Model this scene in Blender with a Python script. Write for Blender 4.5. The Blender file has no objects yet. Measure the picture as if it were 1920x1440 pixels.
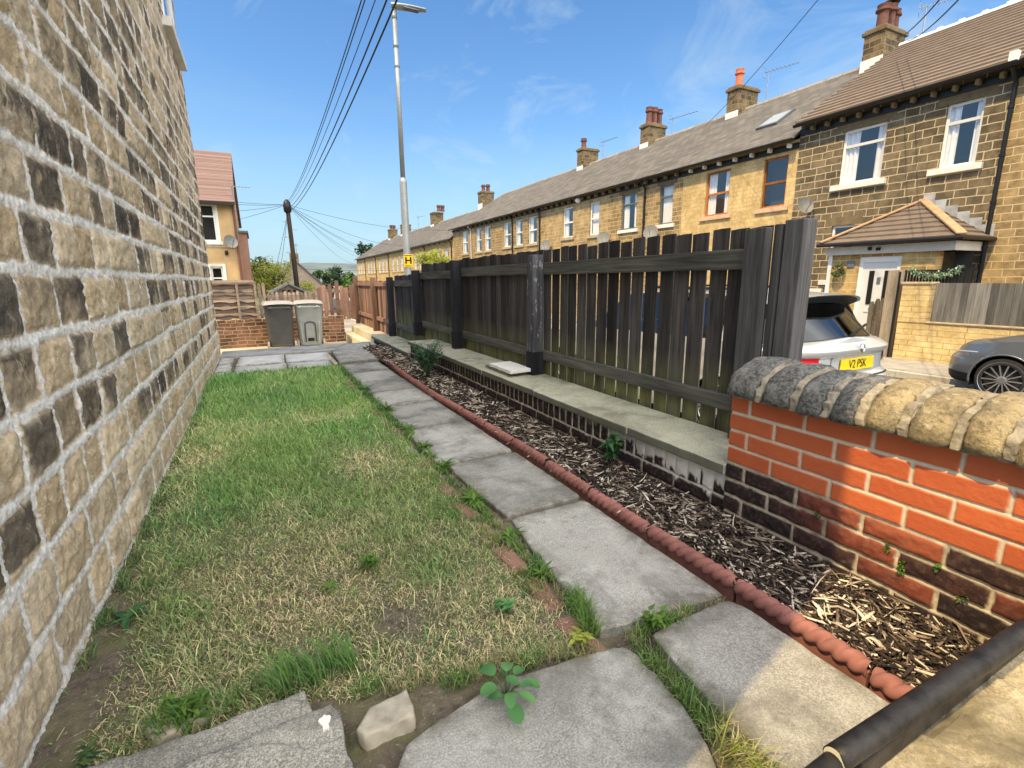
import bpy, bmesh, math, random
import numpy as np
from mathutils import Vector, Matrix

random.seed(7)
rng = np.random.default_rng(7)
R = math.radians
scn = bpy.context.scene
col = scn.collection
CAMZ = 1.1

# ------------------------------------------------------------------ world, sun, camera
SUN_AZ_DIR = Vector((0.967, 0.254, 0))          # horizontal direction the light travels
SUN_EL = R(55)
world = bpy.data.worlds.new("World"); scn.world = world; world.use_nodes = True
wn = world.node_tree.nodes; wl = world.node_tree.links
for n_ in list(wn): wn.remove(n_)
w_out = wn.new('ShaderNodeOutputWorld'); w_bg = wn.new('ShaderNodeBackground')
sky = wn.new('ShaderNodeTexSky'); sky.sky_type = 'NISHITA'; sky.sun_disc = False
sky.sun_elevation = SUN_EL; sky.sun_rotation = R(255.3)
sky.air_density = 1.0; sky.dust_density = 0.6; sky.ozone_density = 1.6; sky.altitude = 100
w_tc = wn.new('ShaderNodeTexCoord'); w_map = wn.new('ShaderNodeMapping')
w_map.inputs['Scale'].default_value = (1.3, 2.6, 5.5); w_map.inputs['Rotation'].default_value = (0.2, 0.5, 0.6)
w_no = wn.new('ShaderNodeTexNoise'); w_no.inputs['Scale'].default_value = 1.5; w_no.inputs['Detail'].default_value = 7
w_no.inputs['Roughness'].default_value = 0.55; w_no.inputs['Distortion'].default_value = 0.7
w_rp = wn.new('ShaderNodeValToRGB')
w_rp.color_ramp.elements[0].position = 0.5; w_rp.color_ramp.elements[0].color = (0, 0, 0, 1)
w_rp.color_ramp.elements[1].position = 0.85; w_rp.color_ramp.elements[1].color = (0.3, 0.3, 0.3, 1)
w_sx = wn.new('ShaderNodeSeparateXYZ')
w_hr = wn.new('ShaderNodeMapRange')              # haze toward the horizon
w_hr.inputs['From Min'].default_value = 0.0; w_hr.inputs['From Max'].default_value = 0.26
w_hr.inputs['To Min'].default_value = 0.92; w_hr.inputs['To Max'].default_value = 0.0
w_ad = wn.new('ShaderNodeMath'); w_ad.operation = 'ADD'; w_ad.use_clamp = True
w_hs = wn.new('ShaderNodeHueSaturation'); w_hs.inputs['Saturation'].default_value = 1.24; w_hs.inputs['Value'].default_value = 1.45
w_mx = wn.new('ShaderNodeMixRGB'); w_mx.inputs['Color2'].default_value = (2.85, 4.5, 5.7, 1)
wl.new(w_tc.outputs['Generated'], w_map.inputs['Vector']); wl.new(w_map.outputs['Vector'], w_no.inputs['Vector'])
wl.new(w_no.outputs['Fac'], w_rp.inputs['Fac']); wl.new(w_tc.outputs['Generated'], w_sx.inputs[0])
wl.new(w_sx.outputs['Z'], w_hr.inputs['Value'])
wl.new(w_rp.outputs['Color'], w_ad.inputs[0]); wl.new(w_hr.outputs[0], w_ad.inputs[1])
wl.new(sky.outputs['Color'], w_hs.inputs['Color']); wl.new(w_hs.outputs['Color'], w_mx.inputs['Color1'])
wl.new(w_ad.outputs[0], w_mx.inputs['Fac'])
# added out-of-view bright cloud bank, high behind the camera, as fill for the shade
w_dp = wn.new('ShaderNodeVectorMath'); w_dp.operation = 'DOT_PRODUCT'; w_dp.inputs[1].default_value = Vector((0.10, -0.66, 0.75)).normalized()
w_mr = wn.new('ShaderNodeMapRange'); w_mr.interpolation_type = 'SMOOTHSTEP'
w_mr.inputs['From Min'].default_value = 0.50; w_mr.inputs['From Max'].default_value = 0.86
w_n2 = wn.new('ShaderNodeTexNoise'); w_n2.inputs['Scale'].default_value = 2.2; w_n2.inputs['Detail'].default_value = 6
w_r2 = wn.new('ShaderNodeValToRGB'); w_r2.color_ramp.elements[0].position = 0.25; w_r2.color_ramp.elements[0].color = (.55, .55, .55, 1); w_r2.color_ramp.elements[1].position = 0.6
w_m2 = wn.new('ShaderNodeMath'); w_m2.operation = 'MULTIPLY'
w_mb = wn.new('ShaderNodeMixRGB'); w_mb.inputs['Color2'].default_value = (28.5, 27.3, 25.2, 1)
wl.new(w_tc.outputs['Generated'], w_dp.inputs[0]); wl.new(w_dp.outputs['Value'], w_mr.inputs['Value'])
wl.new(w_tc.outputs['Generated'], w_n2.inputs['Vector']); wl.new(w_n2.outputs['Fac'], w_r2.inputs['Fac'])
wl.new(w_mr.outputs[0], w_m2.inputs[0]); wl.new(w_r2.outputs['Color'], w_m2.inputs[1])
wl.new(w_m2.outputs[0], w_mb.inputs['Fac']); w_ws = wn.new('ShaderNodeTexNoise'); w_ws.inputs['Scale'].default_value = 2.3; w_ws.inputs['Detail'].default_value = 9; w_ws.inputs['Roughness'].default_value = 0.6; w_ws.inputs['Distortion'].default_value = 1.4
w_wm = wn.new('ShaderNodeMapping'); w_wm.inputs['Scale'].default_value = (2.2, 0.7, 3.0); w_wm.inputs['Rotation'].default_value = (0.5, 0.35, 1.1); w_wm.inputs['Location'].default_value = (0.35, 0.1, 0.2)
w_wr = wn.new('ShaderNodeValToRGB'); w_wr.color_ramp.elements[0].position = 0.54; w_wr.color_ramp.elements[0].color = (0, 0, 0, 1); w_wr.color_ramp.elements[1].position = 0.80; w_wr.color_ramp.elements[1].color = (.55, .55, .55, 1)
w_wx = wn.new('ShaderNodeMixRGB'); w_wx.inputs['Color2'].default_value = (4.4, 5.5, 6.3, 1)
wl.new(w_tc.outputs['Generated'], w_wm.inputs['Vector']); wl.new(w_wm.outputs[0], w_ws.inputs['Vector']); wl.new(w_ws.outputs['Fac'], w_wr.inputs['Fac'])
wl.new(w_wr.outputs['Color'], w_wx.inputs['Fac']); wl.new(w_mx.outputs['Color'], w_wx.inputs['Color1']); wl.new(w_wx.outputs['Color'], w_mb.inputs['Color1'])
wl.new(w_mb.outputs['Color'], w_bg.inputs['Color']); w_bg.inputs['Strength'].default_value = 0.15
wl.new(w_bg.outputs[0], w_out.inputs[0])

sl = bpy.data.lights.new('sun', 'SUN'); sl.energy = 4.8; sl.angle = R(0.55); sl.color = (1.0, 0.75, 0.36)
so = bpy.data.objects.new('sun', sl); col.objects.link(so)
ld = Vector((SUN_AZ_DIR.x*math.cos(SUN_EL), SUN_AZ_DIR.y*math.cos(SUN_EL), -math.sin(SUN_EL)))
so.rotation_euler = ld.to_track_quat('-Z', 'Y').to_euler(); so.location = (-8, -4, 14)

cam = bpy.data.cameras.new('camera'); co = bpy.data.objects.new('camera', cam); col.objects.link(co)
cam.sensor_width = 36; cam.lens = 915/1920*36; cam.clip_start = 0.02; cam.clip_end = 5000
pitch, roll, yaw = R(12.15), R(0.55), R(27.0)
F_ = Vector((math.sin(yaw)*math.cos(pitch), math.cos(yaw)*math.cos(pitch), -math.sin(pitch)))
R_ = Vector((math.cos(yaw), -math.sin(yaw), 0)); D_ = F_.cross(R_)
R2 = R_*math.cos(roll) + D_*math.sin(roll); D2 = D_*math.cos(roll) - R_*math.sin(roll)
m = Matrix((R2, -D2, -F_)).transposed().to_4x4(); m.translation = Vector((0, 0, CAMZ))
co.matrix_world = m; scn.camera = co
scn.view_settings.view_transform = 'Standard'; scn.view_settings.look = 'None'; scn.view_settings.exposure = 0
scn.cycles.max_bounces = 6; scn.cycles.transparent_max_bounces = 8

# ------------------------------------------------------------------ node helpers
class NT:
    def __init__(s, name):
        s.m = bpy.data.materials.new(name); s.m.use_nodes = True
        s.t = s.m.node_tree; s.n = s.t.nodes; s.l = s.t.links
        for x in list(s.n): s.n.remove(x)
        s.out = s.n.new('ShaderNodeOutputMaterial')
        s._pos = None
    def link(s, a, b): s.l.new(a, b)
    def setin(s, node, key, v):
        i = node.inputs[key]
        if isinstance(v, bpy.types.NodeSocket): s.l.new(v, i)
        elif isinstance(v, (tuple, list)) and len(v) == 3 and i.type == 'RGBA': i.default_value = (*v, 1)
        else: i.default_value = v
    def pos(s):
        if s._pos is None: s._pos = s.n.new('ShaderNodeNewGeometry').outputs['Position']
        return s._pos
    def mapv(s, vec, scale=(1, 1, 1), loc=(0, 0, 0), rot=(0, 0, 0)):
        x = s.n.new('ShaderNodeMapping'); s.setin(x, 'Vector', vec)
        x.inputs['Scale'].default_value = scale; x.inputs['Location'].default_value = loc; x.inputs['Rotation'].default_value = rot
        return x.outputs[0]
    def noise(s, scale, detail=4, rough=0.55, vec=None, dist=0.0, out='Fac'):
        x = s.n.new('ShaderNodeTexNoise'); s.setin(x, 'Vector', vec if vec is not None else s.pos())
        x.inputs['Scale'].default_value = scale; x.inputs['Detail'].default_value = detail
        x.inputs['Roughness'].default_value = rough; x.inputs['Distortion'].default_value = dist
        return x.outputs[out]
    def voro(s, scale, vec=None, feat='F1', out='Distance', rand=1.0):
        x = s.n.new('ShaderNodeTexVoronoi'); x.feature = feat; s.setin(x, 'Vector', vec if vec is not None else s.pos())
        x.inputs['Scale'].default_value = scale; x.inputs['Randomness'].default_value = rand
        return x.outputs[out]
    def ramp(s, fac, stops, interp='LINEAR'):
        x = s.n.new('ShaderNodeValToRGB'); s.setin(x, 'Fac', fac); cr = x.color_ramp; cr.interpolation = interp
        while len(cr.elements) < len(stops): cr.elements.new(0.5)
        for e, (p, c) in zip(cr.elements, stops):
            e.position = p; e.color = (*c, 1) if isinstance(c, (tuple, list)) else (c, c, c, 1)
        return x.outputs[0]
    def mix(s, fac, a, b, mode='MIX'):
        x = s.n.new('ShaderNodeMixRGB'); x.blend_type = mode
        s.setin(x, 'Fac', fac); s.setin(x, 'Color1', a); s.setin(x, 'Color2', b)
        return x.outputs[0]
    def math(s, op, a, b=0.5, c=None, clamp=False):
        x = s.n.new('ShaderNodeMath'); x.operation = op; x.use_clamp = clamp
        s.setin(x, 0, a); s.setin(x, 1, b)
        if c is not None: s.setin(x, 2, c)
        return x.outputs[0]
    def attr(s, name, out='Fac'):
        x = s.n.new('ShaderNodeAttribute'); x.attribute_name = name; return x.outputs[out]
    def sep(s, vec=None):
        x = s.n.new('ShaderNodeSeparateXYZ'); s.setin(x, 0, vec if vec is not None else s.pos()); return x.outputs
    def comb(s, a, b, c=0.0):
        x = s.n.new('ShaderNodeCombineXYZ'); s.setin(x, 0, a); s.setin(x, 1, b); s.setin(x, 2, c); return x.outputs[0]
    def bump(s, h, strength=0.5, dist=0.01, nrm=None):
        x = s.n.new('ShaderNodeBump'); s.setin(x, 'Height', h); x.inputs['Strength'].default_value = strength
        x.inputs['Distance'].default_value = dist
        if nrm is not None: s.link(nrm, x.inputs['Normal'])
        return x.outputs[0]
    def bsdf(s, color, rough=0.9, nrm=None, spec=0.3, metal=0.0, **kw):
        x = s.n.new('ShaderNodeBsdfPrincipled'); s.setin(x, 'Base Color', color); s.setin(x, 'Roughness', rough)
        x.inputs['Specular IOR Level'].default_value = spec; s.setin(x, 'Metallic', metal)
        if nrm is not None: s.link(nrm, x.inputs['Normal'])
        for k, v in kw.items(): s.setin(x, k.replace('_', ' '), v)
        s.link(x.outputs[0], s.out.inputs[0]); return x
M = {}
def simple(name, c, rough=0.6, var=0.12, nscale=8, bump=0.0, bscale=60, spec=0.3, metal=0.0, tint=True, bdist=0.004, **kw):
    t = NT(name)
    c1 = tuple(x*(1-var) for x in c); c2 = tuple(min(1, x*(1+var)) for x in c)
    cc = t.mix(t.ramp(t.noise(nscale, 5), [(0.3, 0.0), (0.7, 1.0)]), c1, c2)
    if tint: cc = t.mix(1.0, cc, t.ramp(t.attr('tint'), [(0, 0.78), (1, 1.1)]), 'MULTIPLY')
    nr = t.bump(t.noise(bscale, 4), bump, bdist) if bump else None
    t.bsdf(cc, rough, nr, spec, metal, **kw); M[name] = t.m; return t.m

# ------------------------------------------------------------------ mesh helpers
ORG = {}
def tag(o, label=None, cat=None, group=None, kind=None):
    if label: o['label'] = label
    if cat: o['category'] = cat
    if group: o['group'] = group
    if kind: o['kind'] = kind
    return o
def thing(name, label, cat, loc=(0, 0, 0), group=None):
    o = bpy.data.objects.new(name, None); o.empty_display_size = 0.2; col.objects.link(o); o.location = loc
    ORG[o] = Vector(loc); return tag(o, label, cat, group)
def link(name, me, mat, parent=None, origin=None):
    """me holds world coordinates shifted by -origin."""
    o = bpy.data.objects.new(name, me); col.objects.link(o)
    org = Vector(origin) if origin is not None else Vector((0, 0, 0))
    ORG[o] = org
    if mat is not None: me.materials.append(mat)
    if parent is not None:
        o.parent = parent; o.location = org - ORG[parent]
    else: o.location = org
    return o
class MB:
    def __init__(s): s.v = []; s.f = []; s.t = []
    def add(s, vs, fs, tint=None):
        b = len(s.v); tint = random.random() if tint is None else tint
        s.v += [tuple(p) for p in vs]; s.t += [tint]*len(vs); s.f += [tuple(b+i for i in f) for f in fs]; return s
    def box(s, x0, x1, y0, y1, z0, z1, tint=None, jit=0.0):
        vs = [(x, y, z) for x in (x0, x1) for y in (y0, y1) for z in (z0, z1)]
        if jit: vs = [tuple(c+random.uniform(-jit, jit) for c in p) for p in vs]
        return s.add(vs, [(0, 1, 3, 2), (4, 6, 7, 5), (0, 4, 5, 1), (2, 3, 7, 6), (0, 2, 6, 4), (1, 5, 7, 3)], tint)
    def quad(s, a, b, c, d, tint=None): return s.add([a, b, c, d], [(0, 1, 2, 3)], tint)
    def prism(s, poly, d, tint=None):
        """poly: closed list of 3D points, extruded by vector d"""
        n = len(poly); d = Vector(d); top = [tuple(Vector(p)+d) for p in poly]
        fs = [tuple(range(n))[::-1], tuple(range(n, 2*n))] + [(i, (i+1) % n, n+(i+1) % n, n+i) for i in range(n)]
        return s.add(list(poly)+top, fs, tint)
    def bar(s, p, q, w, h=None, up=(0, 0, 1), tint=None):
        p = Vector(p); q = Vector(q); h = h or w; d = (q-p).normalized(); u = Vector(up)
        if abs(d.dot(u)) > 0.98: u = Vector((1, 0, 0))
        a = d.cross(u).normalized()*(w/2); b = a.cross(d).normalized()*(h/2)
        vs = [p-a-b, p+a-b, p+a+b, p-a+b, q-a-b, q+a-b, q+a+b, q-a+b]
        return s.add(vs, [(3, 2, 1, 0), (4, 5, 6, 7), (0, 1, 5, 4), (1, 2, 6, 5), (2, 3, 7, 6), (3, 0, 4, 7)], tint)
    def tube(s, pts, r, n=8, tint=None, cap=True):
        pts = [Vector(p) for p in pts]; k = len(pts); rs = r if isinstance(r, (list, tuple)) else [r]*k
        vs = []; fs = []; ref = None
        for i, p in enumerate(pts):
            d = (pts[min(i+1, k-1)]-pts[max(i-1, 0)]).normalized()
            if ref is None: ref = Vector((0, 0, 1)) if abs(d.z) < 0.9 else Vector((1, 0, 0))
            a = d.cross(ref).normalized(); b = a.cross(d).normalized(); ref = b
            for j in range(n):
                an = 2*math.pi*j/n; vs.append(p + a*(math.cos(an)*rs[i]) + b*(math.sin(an)*rs[i]))
        for i in range(k-1):
            for j in range(n):
                fs.append((i*n+j, i*n+(j+1) % n, (i+1)*n+(j+1) % n, (i+1)*n+j))
        if cap: fs += [tuple(range(n))[::-1], tuple(range((k-1)*n, k*n))]
        return s.add(vs, fs, tint)
    def lathe(s, base, prof, n=16, axis='Z', tint=None, cap=True):
        base = Vector(base); vs = []; fs = []
        for (r, h) in prof:
            for j in range(n):
                a = 2*math.pi*j/n; c, q = r*math.cos(a), r*math.sin(a)
                vs.append(base + (Vector((c, q, h)) if axis == 'Z' else Vector((h, c, q)) if axis == 'X' else Vector((c, h, q))))
        for i in range(len(prof)-1):
            for j in range(n): fs.append((i*n+j, i*n+(j+1) % n, (i+1)*n+(j+1) % n, (i+1)*n+j))
        if cap: fs += [tuple(range(n))[::-1], tuple(range((len(prof)-1)*n, len(prof)*n))]
        return s.add(vs, fs, tint)
    def grid(s, fn, nu, nv, tint=None):
        vs = [fn(i/nu, j/nv) for i in range(nu+1) for j in range(nv+1)]
        return s.add(vs, [(i*(nv+1)+j, (i+1)*(nv+1)+j, (i+1)*(nv+1)+j+1, i*(nv+1)+j+1) for i in range(nu) for j in range(nv)], tint)
    def build(s, name, mat, parent=None, smooth=False, bevel=0.0, origin=None, recalc=True):
        if origin is None:
            if parent is not None: origin = ORG[parent]
            elif s.v:
                a = np.array(s.v); origin = ((a[:, 0].min()+a[:, 0].max())/2, (a[:, 1].min()+a[:, 1].max())/2, a[:, 2].min())
            else: origin = (0, 0, 0)
        og = Vector(origin); me = bpy.data.meshes.new(name)
        me.from_pydata([tuple(Vector(p)-og) for p in s.v], [], s.f)
        at = me.attributes.new('tint', 'FLOAT', 'POINT'); at.data.foreach_set('value', np.array(s.t, dtype=np.float32))
        if recalc:
            bm = bmesh.new(); bm.from_mesh(me); bmesh.ops.recalc_face_normals(bm, faces=bm.faces); bm.to_mesh(me); bm.free()
        if smooth: me.polygons.foreach_set('use_smooth', [True]*len(me.polygons))
        me.update()
        o = link(name, me, mat, parent, og)
        if bevel:
            b = o.modifiers.new('bevel', 'BEVEL'); b.width = bevel; b.segments = 2; b.limit_method = 'ANGLE'; b.angle_limit = R(40)
        return o
def np_mesh(name, V, quads=None, tris=None, attrs=None, smooth=True):
    """fast mesh from numpy: V (n,3); quads (q,4); tris (t,3); attrs name -> (n,) or (n,3)"""
    me = bpy.data.meshes.new(name); q = 0 if quads is None else len(quads); t = 0 if tris is None else len(tris)
    me.vertices.add(len(V)); me.vertices.foreach_set('co', np.ascontiguousarray(V, dtype=np.float32).ravel())
    idx = np.concatenate([x.ravel() for x in (quads, tris) if x is not None]).astype(np.int32)
    me.loops.add(len(idx)); me.loops.foreach_set('vertex_index', idx)
    me.polygons.add(q+t)
    st = np.concatenate([np.arange(q)*4, q*4+np.arange(t)*3]).astype(np.int32)
    me.polygons.foreach_set('loop_start', st)
    if smooth: me.polygons.foreach_set('use_smooth', np.ones(q+t, dtype=bool))
    for k, a in (attrs or {}).items():
        if a.ndim == 1:
            at = me.attributes.new(k, 'FLOAT', 'POINT'); at.data.foreach_set('value', a.astype(np.float32))
        else:
            at = me.attributes.new(k, 'FLOAT_COLOR', 'POINT')
            at.data.foreach_set('color', np.concatenate([a, np.ones((len(a), 1))], 1).astype(np.float32).ravel())
    me.update(calc_edges=True); me.validate(); return me
def grid_quads(nu, nv):
    i, j = np.meshgrid(np.arange(nu-1), np.arange(nv-1), indexing='ij'); a = i*nv+j
    return np.stack([a, a+nv, a+nv+1, a+1], -1).reshape(-1, 4)
def _hash(ix, iy, seed):
    h = (ix.astype(np.int64)*73856093 ^ iy.astype(np.int64)*19349663 ^ (seed*83492791+12345)) & 0xffffffff
    for mul in (0x45d9f3b, 0x2c1b3c6d, 0x297a2d39): h = ((h ^ (h >> 15))*mul) & 0xffffffff
    return ((h ^ (h >> 16)) & 0xffff)/65535.0
def vnoise(x, y, seed=0):
    x = np.asarray(x, float); y = np.asarray(y, float)
    ix = np.floor(x); iy = np.floor(y); fx = x-ix; fy = y-iy; fx = fx*fx*(3-2*fx); fy = fy*fy*(3-2*fy)
    a = _hash(ix, iy, seed); b = _hash(ix+1, iy, seed); c = _hash(ix, iy+1, seed); d = _hash(ix+1, iy+1, seed)
    return (a*(1-fx)+b*fx)*(1-fy)+(c*(1-fx)+d*fx)*fy
def fbm(x, y, seed=0, oct=4):
    s = 0; a = 0.5; t = 0
    for o in range(oct): s = s+a*vnoise(x*2**o, y*2**o, seed+o*17); t += a; a *= 0.5
    return s/t
def sstep(a, b, x):
    t = np.clip((x-a)/(b-a), 0, 1); return t*t*(3-2*t)
def masonry(U, V, beds, joints_fn, seed=0):
    """distance to nearest joint, per-unit random, local v in the unit. beds: sorted list of heights"""
    beds = np.array(beds); ci = np.clip(np.searchsorted(beds, V, side='right')-1, 0, len(beds)-2)
    lo = beds[ci]; hi = beds[ci+1]; dv = np.minimum(V-lo, hi-V); lv = (V-lo)/(hi-lo)
    du = np.zeros_like(U); rnd = np.zeros_like(U); rnd2 = np.zeros_like(U); lu = np.zeros_like(U)
    for c in np.unique(ci):
        mk = ci == c; j = np.array(joints_fn(int(c))); k = np.clip(np.searchsorted(j, U[mk], side='right')-1, 0, len(j)-2)
        du[mk] = np.minimum(U[mk]-j[k], j[k+1]-U[mk]); lu[mk] = (U[mk]-j[k])/(j[k+1]-j[k])
        rnd[mk] = _hash(k, np.full_like(k, c), seed); rnd2[mk] = _hash(k, np.full_like(k, c), seed+91)
    return du, dv, rnd, rnd2, lu, lv, ci
# ------------------------------------------------------------------ materials
def mat_stonewall():
    t = NT('pitch_faced_stone'); p = t.pos()
    tone = t.attr('tone'); soot = t.attr('soot'); mort = t.attr('mort')
    base = t.ramp(tone, [(0, (0.46, 0.345, 0.205)), (0.35, (0.64, 0.495, 0.315)), (0.6, (0.52, 0.43, 0.30)), (1, (0.72, 0.575, 0.385))])
    n1 = t.noise(9, 6, 0.65, t.mapv(p, (1, 1, 0.55))); n2 = t.noise(55, 5, 0.7)
    base = t.mix(t.ramp(n1, [(0.46, 0), (0.64, 0.55)]), base, (0.33, 0.235, 0.135))
    base = t.mix(t.ramp(n2, [(0.50, 0), (0.64, 0.7)]), base, (0.74, 0.62, 0.43))
    base = t.mix(t.ramp(t.noise(38, 6, 0.75), [(0.58, 0), (0.68, 0.55)]), base, (0.17, 0.135, 0.10))
    so = t.math('MULTIPLY', soot, t.ramp(t.noise(13, 6, 0.7, t.mapv(p, (1, 1.6, 0.45))), [(0.27, 0.0), (0.46, 1.15)]), clamp=True)
    so2 = t.math('MULTIPLY', so, t.ramp(t.noise(2.2, 5, 0.6), [(0.3, 0.72), (0.6, 1.0)]), clamp=True)
    base = t.mix(t.math('MULTIPLY', so2, 0.93), base, t.mix(t.noise(26, 5, 0.7), (0.018, 0.0175, 0.019), (0.062, 0.055, 0.050)))
    sp = t.ramp(t.noise(120, 3, 0.6), [(0.6, 0), (0.72, 0.5)])
    base = t.mix(t.math('MULTIPLY', sp, so), base, (0.4, 0.37, 0.33))
    mc = t.mix(t.ramp(t.noise(60, 6, 0.7), [(0.35, 0), (0.6, 1)]), (0.62, 0.585, 0.52), (0.93, 0.90, 0.84))
    mc = t.mix(t.ramp(t.noise(7, 4), [(0.5, 0), (0.72, 0.5)]), mc, (0.40, 0.36, 0.29))
    c = t.mix(mort, base, mc)
    h = t.math('ADD', t.math('MULTIPLY', n1, 0.5), t.math('MULTIPLY', n2, 0.5))
    t.bsdf(c, 0.95, t.bump(h, 1.0, 0.016), 0.2); M['stonewall'] = t.m
def mat_brick():
    t = NT('garden_brick')
    tone = t.attr('tone'); mort = t.attr('mort'); old = t.attr('old')
    new = t.mix(tone, (0.45, 0.095, 0.038), (0.61, 0.140, 0.050)); new = t.mix(t.math('MULTIPLY', t.noise(6, 3), 0.5), new, (0.66, 0.18, 0.065)); new = t.mix(t.ramp(n_ := t.noise(90, 4, 0.7), [(0.55, 0), (0.75, 0.35)]), new, (0.36, 0.075, 0.035)); new = t.mix(t.ramp(t.noise(9, 6, 0.7), [(0.6, 0), (0.78, 0.45)]), new, (0.42, 0.12, 0.07))
    n = t.noise(40, 6, 0.7); n3 = t.noise(14, 6, 0.7)
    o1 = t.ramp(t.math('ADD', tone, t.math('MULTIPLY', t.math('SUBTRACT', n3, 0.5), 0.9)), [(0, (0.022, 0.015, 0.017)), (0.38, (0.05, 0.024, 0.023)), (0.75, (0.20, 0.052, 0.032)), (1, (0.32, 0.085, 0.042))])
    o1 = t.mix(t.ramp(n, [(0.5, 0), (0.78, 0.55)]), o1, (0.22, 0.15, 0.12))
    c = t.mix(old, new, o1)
    mo = t.mix(t.noise(35, 4), (0.54, 0.46, 0.35), (0.78, 0.69, 0.55)); mo = t.mix(t.math('MULTIPLY', old, t.ramp(n3, [(0.42, 0), (0.64, 0.6)])), mo, (0.16, 0.13, 0.105))
    c = t.mix(mort, c, mo); c = t.mix(t.attr('salt'), c, t.mix(n, (0.68, 0.66, 0.62), (0.88, 0.86, 0.82)))
    t.bsdf(c, t.mix(old, (0.62,)*3, (0.92,)*3), t.bump(t.math('ADD', n, t.math('MULTIPLY', n3, 0.5)), 0.55, 0.006), 0.3); M['brick'] = t.m
def mat_coping():
    t = NT('weathered_coping'); tn = t.attr('tint')
    n1 = t.noise(11, 6, 0.7); n2 = t.noise(70, 5, 0.7); n3 = t.noise(28, 4, 0.6)
    c = t.mix(t.ramp(n1, [(0.35, 0), (0.65, 1)]), (0.46, 0.36, 0.20), (0.22, 0.18, 0.115))
    c = t.mix(t.ramp(n2, [(0.48, 0), (0.68, 0.7)]), c, (0.07, 0.062, 0.05))
    c = t.mix(t.ramp(n3, [(0.58, 0), (0.7, 0.75)]), c, (0.50, 0.44, 0.31))
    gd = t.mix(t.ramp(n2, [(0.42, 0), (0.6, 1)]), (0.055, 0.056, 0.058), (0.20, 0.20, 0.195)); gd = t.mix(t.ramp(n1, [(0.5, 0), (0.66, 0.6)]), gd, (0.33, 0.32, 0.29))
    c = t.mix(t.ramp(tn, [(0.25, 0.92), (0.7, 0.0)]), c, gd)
    t.bsdf(c, 0.95, t.bump(t.math('ADD', n1, n2), 0.9, 0.014), 0.2); M['coping'] = t.m
def mat_flag(name, lo, hi, warm, speck=0.8, dirt=0.5):
    t = NT(name); tn = t.attr('tint')
    n1 = t.noise(170, 4, 0.75); n2 = t.noise(4.5, 6, 0.65); n3 = t.noise(300, 3, 0.7); n4 = t.noise(22, 7, 0.75)
    c = t.mix(t.ramp(n2, [(0.32, 0), (0.68, 1)]), lo, hi)
    c = t.mix(t.math('MULTIPLY', t.ramp(n1, [(0.42, 0), (0.60, 1)]), speck), c, tuple(min(1, x*1.55) for x in hi))
    c = t.mix(t.math('MULTIPLY', t.ramp(n3, [(0.50, 0), (0.62, 1)]), speck*0.75), c, tuple(x*0.36 for x in lo))
    c = t.mix(t.ramp(n4, [(0.54, 0), (0.75, dirt)]), c, warm)
    c = t.mix(t.ramp(t.noise(2.3, 7, 0.68, dist=0.6), [(0.47, 0), (0.66, dirt*1.1)]), c, tuple(x*0.52 for x in lo))
    c = t.mix(t.ramp(t.noise(7.0, 6, 0.7), [(0.57, 0), (0.68, dirt*0.7)]), c, tuple(min(1, x*1.35) for x in hi))
    c = t.mix(t.ramp(t.voro(3.1, t.mapv(t.pos(), (1, 1, 1), (0.3, 0.2, 0)), 'DISTANCE_TO_EDGE'), [(0.0, 0.35), (0.012, 0.0)]), c, tuple(x*0.45 for x in lo)) if name in ('step',) else c
    c = t.mix(1.0, c, t.ramp(tn, [(0, 0.8), (1, 1.12)]), 'MULTIPLY')
    if name in ('flag', 'paleflag', 'step'):
        em = t.math('MULTIPLY', t.attr('edge'), t.ramp(t.noise(16, 6, 0.7), [(0.36, 0), (0.60, 1)]), clamp=True)
        c = t.mix(t.math('MULTIPLY', em, 0.8), c, t.mix(t.noise(5, 3), (0.105, 0.10, 0.06), (0.13, 0.115, 0.09)))
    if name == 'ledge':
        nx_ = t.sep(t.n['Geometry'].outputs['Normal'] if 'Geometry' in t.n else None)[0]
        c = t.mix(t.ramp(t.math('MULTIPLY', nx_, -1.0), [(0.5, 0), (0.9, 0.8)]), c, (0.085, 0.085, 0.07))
    t.bsdf(c, 0.93, t.bump(t.math('ADD', n1, n4), 0.4, 0.004), 0.2); M[name] = t.m
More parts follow.
